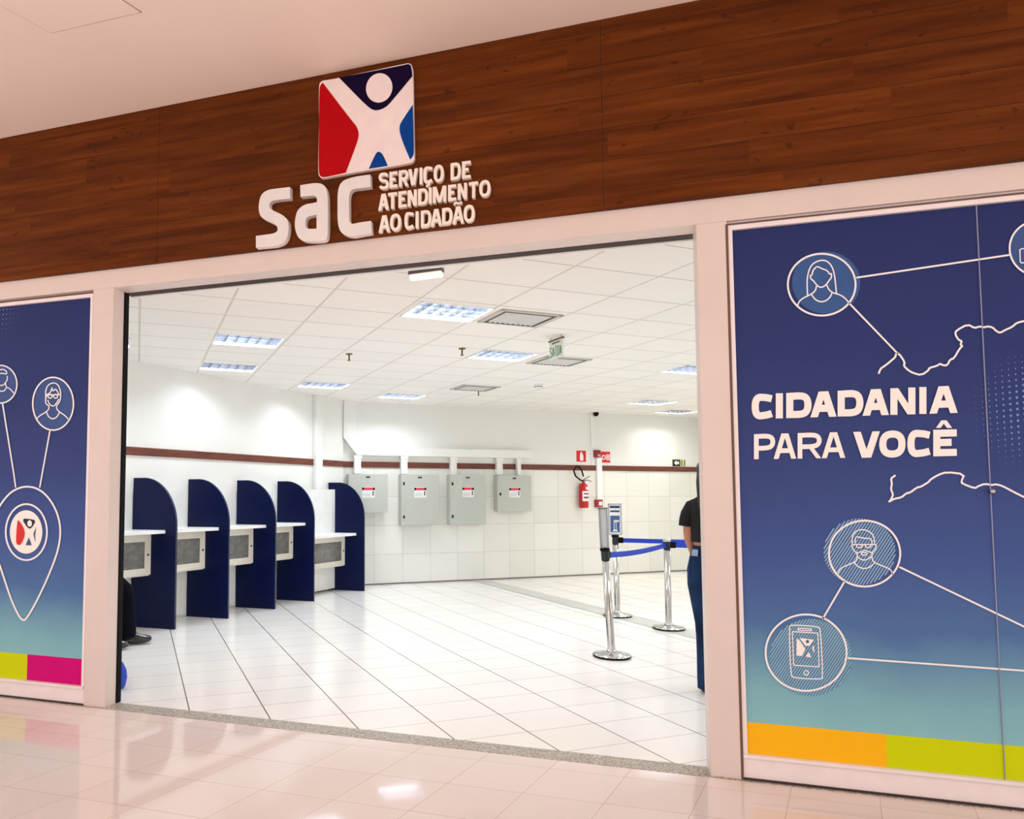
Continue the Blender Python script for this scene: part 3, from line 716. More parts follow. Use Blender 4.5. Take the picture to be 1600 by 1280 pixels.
# ================================================================== left wall duct, trunking, electrical boxes
def bwthing(name, label, cat, s, z, group=None):
    return thing(name, label, cat, BW(s, z), BA, group)
def BL(r):
    """local frame of a thing on the back wall: x along, y = -out, z up"""
    Mx = world_of(r); return lambda v: Mx @ Vector(v)
dyc = 9.69
lwp = lambda y, t, z: Vector((wx(y), y, z))+LN*t
vd = MB(); fa = [lwp(dyc-.09, .003, 0), lwp(dyc-.09, .07, 0), lwp(dyc+.06, .07, 0), lwp(dyc+.06, .003, 0)]
vs = [p+Vector((0, 0, z)) for z in (1.53, HC-.002) for p in fa]
vd.add(vs, [(0, 1, 2, 3), (4, 7, 6, 5), (0, 4, 5, 1), (1, 5, 6, 2), (2, 6, 7, 3)])
tag(vd.build('cable_duct', M_WHITE2), 'white vertical cable duct on the left wall behind the last carrel', 'duct')
tr = bwthing('cable_trunking', 'white cable trunking running down the corner and along above the grey electrical boxes', 'trunking', 4.0, 2.14)
f = BL(tr)
TD = .10; s0 = 3.06; zt0, zt1 = 2.085, 2.22
prof = [(s0, HC-.002), (s0, 2.36), (s0+.22, zt0), (6.47, zt0), (6.47, zt1), (s0+.42, zt1), (s0+.20, 2.42), (s0+.20, HC-.002)]
MB().poly(prof, lambda x, z: BW(x, z, TD), lambda x, z: BW(x, z, .001)).build('trunk_body', M_WHITE2, tr)
for s in (3.30, 4.10, 4.99, 5.86, 6.24):
    w = .055 if s < 6 else .035
    dpt = .085
    m = MB(); vsx = []
    m.box(s-w, s+w, -dpt, -.001, 1.789, zt0-.001, lambda v: BU*v.x+BN*(BO+v.y)+Vector((0, 0, v.z)))
    m.bbox(s-w-.012, s+w+.012, -dpt-.008, -.001, zt0-.05, zt0-.002, .003, lambda v: BU*v.x+BN*(BO+v.y)+Vector((0, 0, v.z)))
    m.build('drop_duct', M_WHITE2, tr)
BD = .15
def ebox(s0, s1, z0, z1, locks, label, depth=BD):
    r = bwthing('electrical_box', label, 'electrical box', (s0+s1)/2, z0, 'grey electrical boxes on the back wall')
    F = lambda v: BU*v.x+BN*(BO+v.y)+Vector((0, 0, v.z))
    MB().bbox(s0+.004, s1-.004, -depth+.02, -.001, z0, z1, .004, F).build('housing', M_GREYBOX, r)
    d = MB().bbox(s0, s1, -depth, -depth+.018, z0-.002, z1+.002, .005, F).build('door', mat('grey_enamel_door', (198, 200, 190), .4, var=.015), r)
    for (ls, lz) in locks:
        MB().bbox(s0+ls-.013, s0+ls+.013, -depth-.012, -depth+.002, lz-.025, lz+.025, .006, F).build('lock', M_BLACK, d)
    MB().bbox((s0+s1)/2-.04, (s0+s1)/2+.03, -depth-.005, -depth+.002, z1-.06, z1-.035, .003, F).build('name_plate', mat('dark_plate', (40, 40, 40), .4), d)
    lc, lz = (s0+s1)/2-.0, z1-.29
    k = lambda a, b, z0_, z1_, dy: MB().box(lc+a, lc+b, -depth-dy, -depth+.001, lz+z0_, lz+z1_, F)
    lab = k(-.105, .105, -.085, .085, .0015).build('warning_label', M_PAPER, d)
    k(-.075, .075, .035, .075, .003).build('red_header', mat('label_red', (226, 60, 84), .6), lab)
    for c_ in (-.09, .09):
        MB().poly(ellipse(lc+c_, lz+.056, .018, .024, 14), lambda x, z: BW(x, z, depth+.003), None).build('hazard_mark', M_BLACK, lab)
    MB().poly(chaikin([(lc+.065, lz+.02), (lc+.09, lz+.02), (lc+.082, lz-.025), (lc+.09, lz-.05), (lc+.06, lz-.05), (lc+.07, lz-.025)], 1), lambda x, z: BW(x, z, depth+.003), None).build('hazard_mark', M_BLACK, lab)
    tl = MB()
    for q_ in range(3): tl.box(lc-.085, lc+.03, -depth-.0028, -depth, lz-.02-.02*q_, lz-.014-.02*q_, F)
    tl.build('small_print', mat('label_print', (170, 176, 196), .6), lab)
    return r
ebox(3.131, 3.787, 1.164, 1.778, [(.05, 1.45)], 'grey electrical box at the left end of the row, partly behind the last carrel')
ebox(4.019, 4.684, .957, 1.778, [(.045, 1.63), (.045, 1.09)], 'tall grey electrical box with two locks, the left of the two tall ones')
ebox(4.886, 5.553, .959, 1.784, [(.045, 1.63), (.045, 1.09)], 'tall grey electrical box with two locks, the right of the two tall ones')
ebox(5.778, 6.437, 1.166, 1.779, [(.05, 1.46)], 'small grey electrical box at the right end of the row, fed by two ducts')

# ================================================================== fire equipment on the back wall
F = lambda v: BU*v.x+BN*(BO+v.y)+Vector((0, 0, v.z))
es, _ = BWp(912, 770, .1)
ext = bwthing('fire_extinguisher', 'red fire extinguisher with white label hung on the tiled back wall', 'fire extinguisher', es, 1.2)
EC = lambda x, y, z: F(Vector((es+x, -.10+y, z)))
def elathe(prof, seg=24):
    m = MB(); m.lathe(prof, (0, 0, 0), seg); m.v = [EC(v.x, v.y, v.z) for v in m.v]; return m
ez = 1.215
elathe([(0, ez), (.07, ez), (.082, ez+.015), (.082, ez+.36), (.074, ez+.40), (.05, ez+.43), (.028, ez+.445), (.026, ez+.47), (0, ez+.47)]).build('cylinder', M_RED, ext)
def wrap(z0, z1, a0, a1, r, m, name, seg=14):
    q = MB()
    for i in range(seg):
        a, b = a0+(a1-a0)*i/seg, a0+(a1-a0)*(i+1)/seg
        q.quad(EC(r*math.sin(a), -r*math.cos(a), z0), EC(r*math.sin(b), -r*math.cos(b), z0), EC(r*math.sin(b), -r*math.cos(b), z1), EC(r*math.sin(a), -r*math.cos(a), z1))
    return q.build(name, m, ext)
wrap(ez+.12, ez+.30, -.9, 1.3, .0832, M_PAPER, 'label')
wrap(ez+.325, ez+.375, -.1, .75, .0836, M_PAPER, 'inspection_tag')
wrap(ez+.17, ez+.20, -.6, 1.0, .0836, mat('label_print_dark', (120, 60, 90), .6), 'label_print')
wrap(ez+.24, ez+.265, -.6, .9, .0836, mat('label_print_dark', (120, 60, 90), .6), 'label_print')
hm_ = MB(); hm_.tube([EC(0, 0, ez+.46), EC(0, 0, ez+.49)], .02)
hm_.tube([EC(-.01, 0, ez+.485), EC(.07, -.03, ez+.50), EC(.13, -.05, ez+.47)], .009, 8); hm_.tube([EC(-.01, 0, ez+.495), EC(.06, -.02, ez+.54), EC(.11, -.04, ez+.57)], .008, 8); hm_.build('valve_handle', mat('valve_steel', (120, 108, 104), .35, .7), ext)
hp = [EC(-.02, 0, ez+.485), EC(-.09, -.03, ez+.50), EC(-.19, -.03, ez+.57), EC(-.215, -.02, ez+.66), EC(-.16, -.01, ez+.74), EC(-.08, 0, ez+.73), EC(-.03, .0, ez+.66), EC(-.005, -.01, ez+.56)]
hp2 = []
for i in range(len(hp)-1):
    for t in (0, .34, .67): hp2.append(hp[i].lerp(hp[i+1], t))
MB().tube(hp2+[hp[-1]], .0135, 10).build('hose', M_BLACK, ext)
MB().box(es-.03, es+.03, -.02, 0, ez+.25, ez+.44, F).build('wall_bracket', M_STEEL, ext)
# signs
def sign(name, label, px, py, w, h, m, off=.006):
    s, z = BWp(px, py); r = bwthing(name, label, 'sign', s, z-h/2)
    MB().box(s-w/2, s+w/2, -off, -.0005, z-h/2, z+h/2, F).build('sign_plate', m, r); return r, s, z
r, s, z = sign('fire_extinguisher_sign', 'square red sign with white extinguisher symbol above the fire extinguisher', 908, 713, .20, .20, M_SIGNRED)
MB().poly(chaikin([(s-.02, z+.075), (s+.02, z+.075), (s+.022, z+.045), (s+.042, z+.02), (s+.04, z-.08, 1), (s-.03, z-.08, 1), (s-.032, z+.02), (s-.02, z+.045)], 1), lambda x, zz: BW(x, zz, .008), None).build('symbol', M_PAPER, r)
r, s, z = sign('alarm_sign', 'red sign with white symbols beside the white conduit', 946, 714.5, .20, .20, M_SIGNRED)
m = MB()
for e in (ellipse(s-.045, z-.005, .036, .036, 20), ellipse(s+.05, z+.025, .036, .02, 20), ellipse(s+.05, z-.03, .036, .02, 20)): m.ribbon(e, .018, lambda x, zz: BW(x, zz, .008), closed=True)
m.build('symbol', M_PAPER, r)
s, z = BWp(1060.5, 723.5); r = bwthing('exit_sign', 'small green exit direction sign with white arrow near the right end of the brown rail', 'sign', s, z-.065)
MB().box(s-.15, s+.03, -.006, -.0005, z-.065, z+.065, F).build('sign_plate', mat('dark_green', (22, 46, 30), .5), r)
MB().box(s+.03, s+.15, -.006, -.0005, z-.065, z+.065, F).build('sign_plate', mat('pale_green', (206, 214, 150), .5), r)
MB().poly([(s-.12, z), (s-.06, z+.05), (s-.06, z+.025), (s-.0, z+.025), (s-.0, z-.025), (s-.06, z-.025), (s-.06, z-.05)], lambda x, zz: BW(x, zz, .008), None).build('arrow', M_PAPER, r)
MB().box(s+.125, s+.15, -.0075, -.005, z-.06, z+.06, F).box(s+.055, s+.075, -.0075, -.005, z-.05, z+.05, F).build('door_symbol', mat('olive', (96, 110, 40), .5), r)
# conduit with call boxes
s, z1 = BWp(934, 716); _, z0 = BWp(936, 782)
r = bwthing('wall_conduit', 'wide white conduit between the two red boxes right of the extinguisher', 'conduit', s, z0)
MB().bbox(s-.055, s+.055, -.05, -.001, z0, z1, .004, F).build('conduit_body', M_WHITE, r)
s_, z_ = BWp(933.5, 709, .06); r = bwthing('alarm_box', 'dark red alarm box at the top of the white conduit', 'alarm', s_, z_-.06)
MB().bbox(s_-.065, s_+.065, -.07, -.001, z_-.065, z_+.065, .006, F).build('box_body', mat('dark_red', (140, 22, 26), .4), r)
MB().bbox(s_-.005, s_+.05, -.076, -.066, z_-.05, z_-.01, .004, F).build('sounder', mat('grey_pink', (190, 160, 150), .4), r)
s_, z_ = BWp(936, 787, .06); r = bwthing('call_point', 'red fire call point with white centre at the foot of the white conduit', 'call point', s_, z_-.07)
MB().bbox(s_-.06, s_+.075, -.07, -.001, z_-.065, z_+.07, .006, F).build('box_body', mat('call_red', (166, 22, 34), .4), r)
MB().bbox(s_-.012, s_+.06, -.076, -.066, z_-.035, z_+.035, .004, F).build('glass', M_PAPER, r)
s_, z_ = BWp(923.5, 660)
vc = MB().bbox(s_-.022, s_+.022, -.025, -.001, ZB1, HC-.001, .004, F)
o = vc.build('thin_conduit', M_WHITE2); tag(o, 'thin white conduit from the ceiling down to the red boxes', 'conduit')
s_, z_ = BWp(931.5, 646.5, .05); r = bwthing('camera_dome', 'small black camera on the back wall just below the ceiling', 'camera', s_, z_)
m = MB(); m.lathe([(0, -.06), (.03, -.052), (.045, -.03), (.05, 0), (.02, .03), (0, .03)], (0, 0, 0), 16, 'Y'); m.v = [F(Vector((s_+v.x, v.y-.035, z_+v.z))) for v in m.v]; m.build('dome', M_BLACK, r)
m = MB().bbox(s_-.02, s_+.02, -.03, -.001, z_-.02, z_+.02, .003, F).build('mount', M_WHITE2, r)

# ================================================================== ceiling fittings
def cellfr(c, z0=0.0):
    return lambda v: c + GV*v.x + FV*v.y + Vector((0, 0, v.z+z0))
def fixture(c, label):
    r = thing('ceiling_light', label, 'light', c, ANG, 'recessed louvred ceiling lights')
    f = cellfr(c); w, h_ = CGx/2-.012, CFy/2-.012
    fm = MB()
    for a in ((-w, w, -h_, -h_+.018), (-w, w, h_-.018, h_), (-w, -w+.018, -h_, h_), (w-.018, w, -h_, h_)): fm.bbox(a[0], a[1], a[2], a[3], -.006, -.0005, .002, f)
    fm.build('frame', M_WHITE, r)
    w2, h2 = w-.012, h_-.012
    hs = MB(); hs.add([f(Vector(v)) for z in (-.001, .10) for v in ((-w2, -h2, z), (w2, -h2, z), (w2, h2, z), (-w2, h2, z))], [(4, 5, 6, 7), (0, 1, 5, 4), (1, 2, 6, 5), (2, 3, 7, 6), (3, 0, 4, 7)])
    hs.build('housing', M_REFL, r, recalc=False)
    tb = MB()
    for k in range(4):
        y = (-.75+.5*k)*(h2-.01); tb.tube([f(Vector((-w2+.04, y, .07))), f(Vector((w2-.04, y, .07)))], .010, 8)
    tb.build('lamp_tube', M_LAMP, r)
    lv = MB()
    for k in range(1, 6): x = -w2+2*w2*k/6; lv.box(x-.0025, x+.0025, -h2, h2, .0, .042, f)
    for k in range(1, 4): y = -h2+2*h2*k/4; lv.box(-w2, w2, y-.0025, y+.0025, .0, .042, f)
    lv.build('louvre', mat('louvre_metal', (70, 71, 76), .35, 0, spec=.3), r)
    return r
LLAB = ['largest louvred ceiling light, left of the nearest square air vent', 'louvred ceiling light over the first carrels', 'louvred ceiling light close to the left wall, behind another one',
 'louvred ceiling light above the corner duct on the left', 'louvred ceiling light left of the hanging exit sign', 'louvred ceiling light above the electrical boxes', 'louvred ceiling light cut by the right doorpost',
 'flat-looking louvred ceiling light near the right back wall', 'furthest louvred ceiling light touching the right end of the back wall', 'louvred ceiling light cut by the left doorpost']
fx = fixture(LPOS[0], LLAB[0]); lights = LPOS
for q, lab in zip(LPOS[1:], LLAB[1:]):
    c = copy_tree(fx); c.location = q; c['label'] = lab
def vent(c, label):
    r = thing('air_vent', label, 'vent', c, ANG, 'square ceiling air vents'); f = cellfr(c)
    def ringbox(o_, i_, z0, z1):
        m = MB()
        for a in ((-o_, o_, -o_*.75, -i_*.75), (-o_, o_, i_*.75, o_*.75), (-o_, -i_, -o_*.75, o_*.75), (i_, o_, -o_*.75, o_*.75)): m.box(*a, z0, z1, f)
        return m
    ringbox(.29, .245, -.012, -.0005).build('frame', mat('vent_frame', (206, 200, 190), .4), r)
    ringbox(.245, .228, -.016, -.0005).build('inner_rim', mat('vent_rim', (92, 90, 86), .5), r)
    MB().box(-.228, .228, -.171, .171, -.002, -.0005, f).build('duct_mouth', mat('duct_dark', (40, 40, 40), .9), r)
    sl = MB()
    for k in range(9):
        x = -.2+.05*k
        sl.add([f(Vector(v)) for v in [(x-.028, -.171, -.004), (x+.012, -.171, -.016), (x+.012, .171, -.016), (x-.028, .171, -.004)]], [(0, 1, 2, 3)])
    sl.build('louvre', mat('vent_slat', (216, 216, 210), .4), r); return r
VPX = [((812, 497), 'nearest square air vent, right of the largest ceiling light'), ((873, 564), 'square air vent just behind the hanging exit sign'), ((742, 606), 'furthest square air vent, above the electrical boxes')]
vt = vent(FL(*VPX[0][0], HC), VPX[0][1])
for p, lab in VPX[1:]:
    c = copy_tree(vt); c.location = FL(*p, HC); c['label'] = lab
def sprinkler(c, label):
    r = thing('ceiling_sprinkler', label, 'sprinkler', c, 0, 'ceiling sprinkler heads')
    MB().lathe([(0, -.008), (.035, -.008), (.038, 0), (.0, -.0005)], c, 16).build('rose', mat('brass_dark', (130, 112, 70), .4, .6), r)
    MB().lathe([(0, -.075), (.02, -.074), (.02, -.07), (.008, -.066), (.008, -.008), (0, -.006)], c, 12).build('head', mat('brass_dark', (130, 112, 70), .4, .6), r); return r
sp = sprinkler(FL(722, 544.5, HC), 'sprinkler head left of the second row ceiling light, halfway to the exit sign')
for p, lab in (((545.5, 553), 'sprinkler head over the left side of the hall'), ((747.5, 610), 'sprinkler head beside the furthest air vent'), ((1095, 626), 'sprinkler head right at the right doorpost')):
    c = copy_tree(sp); c.location = FL(*p, HC); c['label'] = lab
q = FL(841, 601, HC); r = thing('smoke_detector', 'round white smoke detector on the hall ceiling right of the furthest vent', 'smoke detector', q)
MB().lathe([(0, -.045), (.04, -.045), (.055, -.03), (.065, -.012), (.065, -.0005), (0, -.0005)], q, 20).build('body', M_WHITE, r)
MB().lathe([(.05, -.036), (.058, -.034), (.058, -.028), (.05, -.028)], q, 20).build('vent_ring', mat('vent_rim', (92, 90, 86), .5), r)
# hanging exit sign
eq = FL(869, 526, HC); r = thing('hanging_exit_sign', 'white hanging sign with green letters below the hall ceiling', 'sign', eq)
def EXs(px, py):
    p = hit(px, py, eq, GV); return p.dot(FV), p.z
fa_, fb_ = EXs(880, 540)[0], EXs(859, 540)[0]; ztop, zbot = HC-.035, EXs(870, 560)[1]
gd = eq.dot(GV)
E3 = lambda a, z, o_=0.0: GV*(gd+o_)+FV*a+Vector((0, 0, z))
ef = lambda v: E3(v.y, v.z, v.x)
MB().box(-.006, .006, fa_, fb_, zbot, ztop, ef).build('plate', mat('sign_white', (238, 240, 232), .4), r)
MB().box(-.012, .012, fa_-.005, fb_+.005, ztop-.004, ztop+.012, ef).build('hanger_rail', mat('rail_bronze', (110, 84, 66), .4, .4), r)
MB().box(-.004, .004, fa_+.02, fa_+.03, ztop, HC-.0005, ef).box(-.004, .004, fb_-.03, fb_-.02, ztop, HC-.0005, ef).build('hanger_wire', M_STEEL, r)
gm = MB(); side = -.0075
MX = lambda x, y: E3(fb_+(fa_-fb_)*x, zbot+(ztop-zbot)*y, side)
bx = line(0, .16, 1, .16); cx_ = line(0, .62, 1, .62)
for i, ch in enumerate('SAIDA'):
    x0 = .06+.18*i; glyph(gm, ch, x0, x0+.15, bx, cx_, .045, MX)
gm.ribbon([(.47, .66), (.53, .74)], .035, MX)
gm.build('lettering', mat('exit_green', (34, 128, 72), .5), r)
am = MB(); am.poly([(.2, .86), (.32, .95), (.32, .9), (.8, .9), (.8, .82), (.32, .82), (.32, .77)], MX, None); am.build('arrow', mat('exit_green', (34, 128, 72), .5), r)
# emergency light bar by the door
a, b = FL(640, 426, HC), FL(692, 419, HC); dq = (a+b)/2
r = thing('ceiling_emergency_light', 'small white emergency light bar on the ceiling just inside the opening', 'light', dq)
vx = (b-a).normalized(); L_ = (b-a).length/2; vy = Vector((-vx.y, vx.x, 0))
ff = lambda v: dq+vx*v.x+vy*v.y+Vector((0, 0, v.z))
MB().bbox(-L_, L_, -.03, .03, -.022, -.0005, .003, ff).build('base', mat('light_base', (96, 88, 84), .5), r)
MB().bbox(-L_+.006, L_-.006, -.026, .026, -.055, -.02, .006, ff).build('lens', emit('emergency_lens', (250, 248, 244), .45), r)  # faint glow added to whiten the lens, which gets only bounced light

# ================================================================== queue posts
def post(loc, label, lean=0.0, sgn=None):
    r = thing('queue_post', label, 'queue post', loc, 0, 'chrome queue posts with blue belts')
    x, y, _ = loc
    L0 = Vector((x, y, 0))
    MB().lathe([(0, .004), (.158, .004), (.165, .010), (.165, .018), (.0, .018)], L0, 40).build('rubber_ring', M_BLACK, r)
    MB().lathe([(.163, .016), (.160, .026), (.12, .034), (.05, .042), (.04, .05), (.0, .05)], L0, 40).build('base_plate', M_STEELF, r)
    MB().lathe([(.046, .046), (.044, .062), (.034, .066)], L0, 24).build('collar', M_STEELF, r)
    lf = lambda p: Vector((p.x+lean*p.z, p.y, p.z))
    m = MB(); m.lathe([(.0335, .05), (.0335, .868), (0, .868)], L0, 28); m.v = [lf(v) for v in m.v]; m.build('pole', M_STEEL, r)
    m = MB(); m.lathe([(.036, .858), (.036, .90), (.036, .945)], L0, 24); m.v = [lf(v) for v in m.v]; m.build('belt_head', mat('head_teal_black', (24, 34, 40), .35), r)
    m = MB(); m.lathe([(.041, .94), (.043, .948), (.043, .962), (.036, .97), (0, .97)], L0, 24); m.v = [lf(v) for v in m.v]; m.build('cap', M_BLACK if sgn else M_STEEL, r)
    return r, lf
pa, pb_, pc = Vector((.052, 6.645, 0)), Vector((.143, 8.85, 0)), Vector((.655, 8.185, 0))
r1, lf1 = post(pa, 'chrome queue post nearest the doorway, with a plain silver sign frame on top', -.045, True)
r2, lf2 = post(pb_, 'chrome queue post behind the nearest one, with a blue printed sign on top', -.01, True)
r3, lf3 = post(pc, 'chrome queue post without a sign, between the sign posts and the person', 0, False)
def belt(r, a, b, sag, za=.905, zb=.905, tw=0.0, name='belt'):
    m = MB(); n = 16; top = []; bot = []
    for i in range(n+1):
        t = i/n; p = a.lerp(b, t); z = za+(zb-za)*t-sag*4*t*(1-t)
        top.append(Vector((p.x, p.y, z+.026))); bot.append(Vector((p.x, p.y, z-.026)))
    m.add(top+bot, [(i, i+1, n+2+i, n+1+i) for i in range(n)], True); o_ = m.build(name, M_BELT, r, recalc=False)
    d = (b-a).normalized(); c = a+d*.01
    k = Vector((-d.y, d.x, 0)); fq = lambda v: c+d*v.x+k*v.y+Vector((0, 0, v.z))
    MB().bbox(-.02, .04, -.016, .016, za-.034, za+.034, .006, fq).build('belt_clip', M_BLACK, r)
    return o_
def edge(p, q, d, z, lf): 
    v = (q-p).normalized()*d; t = lf(Vector((p.x, p.y, z))); return Vector((t.x+v.x, t.y+v.y, 0))
belt(r1, edge(pa, pc, .04, .9, lf1), edge(pc, pa, .037, .9, lf3), .022, .902, .905)
far3 = Vector((1.55, 8.35, 0)); belt(r3, edge(pc, far3, .04, .9, lf3), far3, .008)
far2 = Vector((1.75, 8.95, 0)); belt(r2, edge(pb_, far2, .04, .9, lf2), far2, .008)
def sframe(r, p, lf, rz, w, z0, z1, printed):
    t = lf(Vector((p.x, p.y, z0))); c, s = math.cos(rz), math.sin(rz)
    f = lambda v: Vector((t.x+v.x*c-v.y*s-.03*(0 if printed else 1)*(v.z-z0), t.y+v.x*s+v.y*c, v.z))
    m = MB(); e = .014
    m.bbox(-w, w, -.012, .012, z1-e, z1, .003, f); m.bbox(-w, w, -.012, .012, z0, z0+e, .003, f); m.bbox(-w, -w+e, -.012, .012, z0, z1, .003, f); m.bbox(w-e, w, -.012, .012, z0, z1, .003, f)
    fr = m.build('sign_frame', M_ALUM, r)
    MB().box(-w+e, w-e, -.006, .006, z0+e, z1-e, f).build('sign_sheet', mat('sheet_silver', (206, 204, 206), .35, .3) if not printed else M_PAPER, fr)
    if printed:
        q = lambda a, b, c0, c1, m_, n_, o_: MB().box(-w+e+(2*w-2*e)*a, -w+e+(2*w-2*e)*b, -.0065-o_, -.006, z0+e+(z1-z0-2*e)*c0, z0+e+(z1-z0-2*e)*c1, f).build(n_, m_, fr)
        nb = mat('print_navy', (40, 60, 104), .5)
        q(.05, .95, .88, .96, nb, 'print_header', .0005); q(.08, .92, .74, .80, nb, 'print_header', .0005); q(.08, .92, .05, .62, mat('print_blue', (64, 98, 148), .5), 'print_field', .0005)
        q(.38, .62, .10, .46, M_PAPER, 'print_figure', .0012); q(.38, .85, .40, .47, M_PAPER, 'print_figure', .0012); q(.30, .72, .08, .13, M_PAPER, 'print_figure', .0012)
        q(.45, .56, .15, .38, nb, 'print_figure', .0018)
    else:
        MB().bbox(-w-.004, w+.004, -.014, .014, z1-.002, z1+.008, .003, f).build('frame_cap', mat('frame_cap_dark', (70, 66, 66), .4), fr)
sframe(r1, pa, lf1, math.radians(52), .05, .968, 1.325, False)
sframe(r2, pb_, lf2, math.radians(8), .078, .968, 1.345, True)

# ================================================================== people
def grow(name, verts, edges, radii, m, parent=None, sub=2, root=0):
    me = bpy.data.meshes.new(name); me.from_pydata(verts, edges, [])
    o_ = bpy.data.objects.new(name, me); COL.objects.link(o_)
    md = o_.modifiers.new('skin', 'SKIN'); md.use_smooth_shade = True
    if not me.skin_vertices: me.attributes.new('skin', 'FLOAT', 'POINT')
    for i, r_ in enumerate(radii):
        me.skin_vertices[0].data[i].radius = r_ if isinstance(r_, tuple) else (r_, r_); me.skin_vertices[0].data[i].use_root = (i == root)
    sb = o_.modifiers.new('sub', 'SUBSURF'); sb.levels = sub; sb.render_levels = sub
    dg = bpy.context.evaluated_depsgraph_get(); dg.update()
    nm = bpy.data.meshes.new_from_object(o_.evaluated_get(dg)); bpy.data.objects.remove(o_); bpy.data.meshes.remove(me)
    nm.name = name; nm.materials.clear(); nm.materials.append(m)
    for p_ in nm.polygons: p_.use_smooth = True
    n = bpy.data.objects.new(name, nm); COL.objects.link(n)
    if parent is not None: attach(n, parent)
    return n
def oval(c, rx, ry, n=20, rz=0.0, tilt=0.0):
    out = []
    for k in range(n):
        a = 2*math.pi*k/n; x, y = rx*math.cos(a), ry*math.sin(a)
        out.append(Vector((c[0]+x*math.cos(rz)-y*math.sin(rz), c[1]+x*math.sin(rz)+y*math.cos(rz), c[2]+tilt*x)))
    return out
def chain_grow(name, chains, m, parent, T_):
    """chains: lists of ((x,y,z), r) whose first point may name an index of an earlier vertex"""
    vs, es, rs = [], [], []
    for ch in chains:
        prev = None
        for it in ch:
            if isinstance(it, int): prev = it; continue
            vs.append(tuple(T_(Vector(it[0])))); rs.append(it[1])
            if prev is not None: es.append((prev, len(vs)-1))
            prev = len(vs)-1
    return grow(name, vs, es, rs, m, parent)
def head_mesh(mb, c, T_, s=1.0):
    """skull with brow, nose, lips, chin and ears; faces +y in the local frame"""
    bm = bmesh.new(); bmesh.ops.create_icosphere(bm, subdivisions=4, radius=1)
    for v in bm.verts:
        x, y, z = v.co
        w = 1-.28*max(0, -z)**1.3
        px, py, pz = x*.074*w, y*.092*(1-.12*max(0, -z)), z*.115
        if y > .3:
            nz = math.exp(-((z+.12)/.18)**2-(x/.16)**2); py += .020*nz
            py -= .008*math.exp(-((z-.10)/.10)**2)*(math.exp(-((abs(x)-.38)/.16)**2))
            py += .006*math.exp(-((z+.46)/.07)**2-(x/.3)**2)+.008*math.exp(-((z+.8)/.16)**2-(x/.3)**2)
        if abs(x) > .86 and -.1 < y < .25 and -.3 < z < .18: px += math.copysign(.014, x)
        v.co = (px*s, py*s, pz*s)
    mb.bm(bm, lambda q: T_(Vector(c)+q), True)
def hand_chains(wr, d, side, s=1.0):
    """palm and five unequal bent fingers hanging along direction d from the wrist"""
    w = Vector(wr); d = Vector(d).normalized(); sd = Vector(side).normalized(); nn = d.cross(sd)
    ch = []; pal = w+d*.05*s
    out = [[(w, .022*s), (pal, (.030*s, .016*s))]]
    for k, (o_, l) in enumerate(((-.026, .060), (-.009, .072), (.009, .068), (.025, .052))):
        a = pal+sd*o_*s+d*.025*s
        out.append([(a, .0085*s), (a+d*l*.5*s+nn*.006, .008*s), (a+d*l*.9*s+nn*.022, .007*s)])
    a = w+d*.03*s-sd*.028*s
    out.append([(a, .010*s), (a+d*.028*s-sd*.018*s+nn*.008, .009*s), (a+d*.055*s-sd*.020*s+nn*.018, .008*s)])
    return out
def rot(v, a): return Vector((v.x*math.cos(a)-v.y*math.sin(a), v.x*math.sin(a)+v.y*math.cos(a), v.z))

# ---- standing person, seen from behind at the right doorpost
PO = Vector((.775, 5.66, 0)); PR = math.radians(-20)
pt = thing('person', 'person in black cropped top and blue jeans standing half behind the right doorpost', 'person', PO)
TP = lambda v: PO+rot(v, PR)
bv, be, br = [], [], []
def addc(chain):
    prev = None
    for it in chain:
        if isinstance(it, int): prev = it; continue
        bv.append(tuple(TP(Vector(it[0])))); br.append(it[1])
        if prev is not None: be.append((prev, len(bv)-1))
        prev = len(bv)-1
    return prev
addc([((0, 0, .92), .125), ((0, .01, 1.06), .112), ((0, .01, 1.2), .112), ((0, 0, 1.34), .105), ((0, -.01, 1.42), .06), ((-.01, .0, 1.47), .048), ((-.019, .015, 1.54), .05)])   # 0 pelvis .. 3 chest .. 6 neck
for sx in (-1, 1):
    addc([0, ((sx*.09, 0, .84), .095), ((sx*.078, .01, .48), .056), ((sx*.068, -.02, .30), .052), ((sx*.062, -.03, .09), .036), ((sx*.063, .02, .045), .034), ((sx*.066, .11, .03), .028), ((sx*.066, .17, .025), .020)])
addc([3, ((-.125, -.01, 1.37), .056), ((-.165, -.01, 1.30), .044), ((-.172, -.03, 1.14), .036), ((-.160, .08, 1.00), .028), ((-.155, .11, .95), .024)])
addc([3, ((.135, -.01, 1.37), .058), ((.195, -.01, 1.30), .046), ((.21, -.03, 1.14), .036), ((.19, .08, 1.00), .028), ((.18, .11, .95), .024)])
body = grow('body', bv, be, br, M_SKIN, pt, 2, 0)
hb = MB(); head_mesh(hb, (-.02, .02, 1.60), TP)
hb.ring_loft([oval(TP(Vector((0, .003, z))), w, d_, 24, PR) for z, w, d_ in ((1.02, .134, .104), (1.07, .138, .107), (1.12, .142, .108), (1.18, .140, .106))])
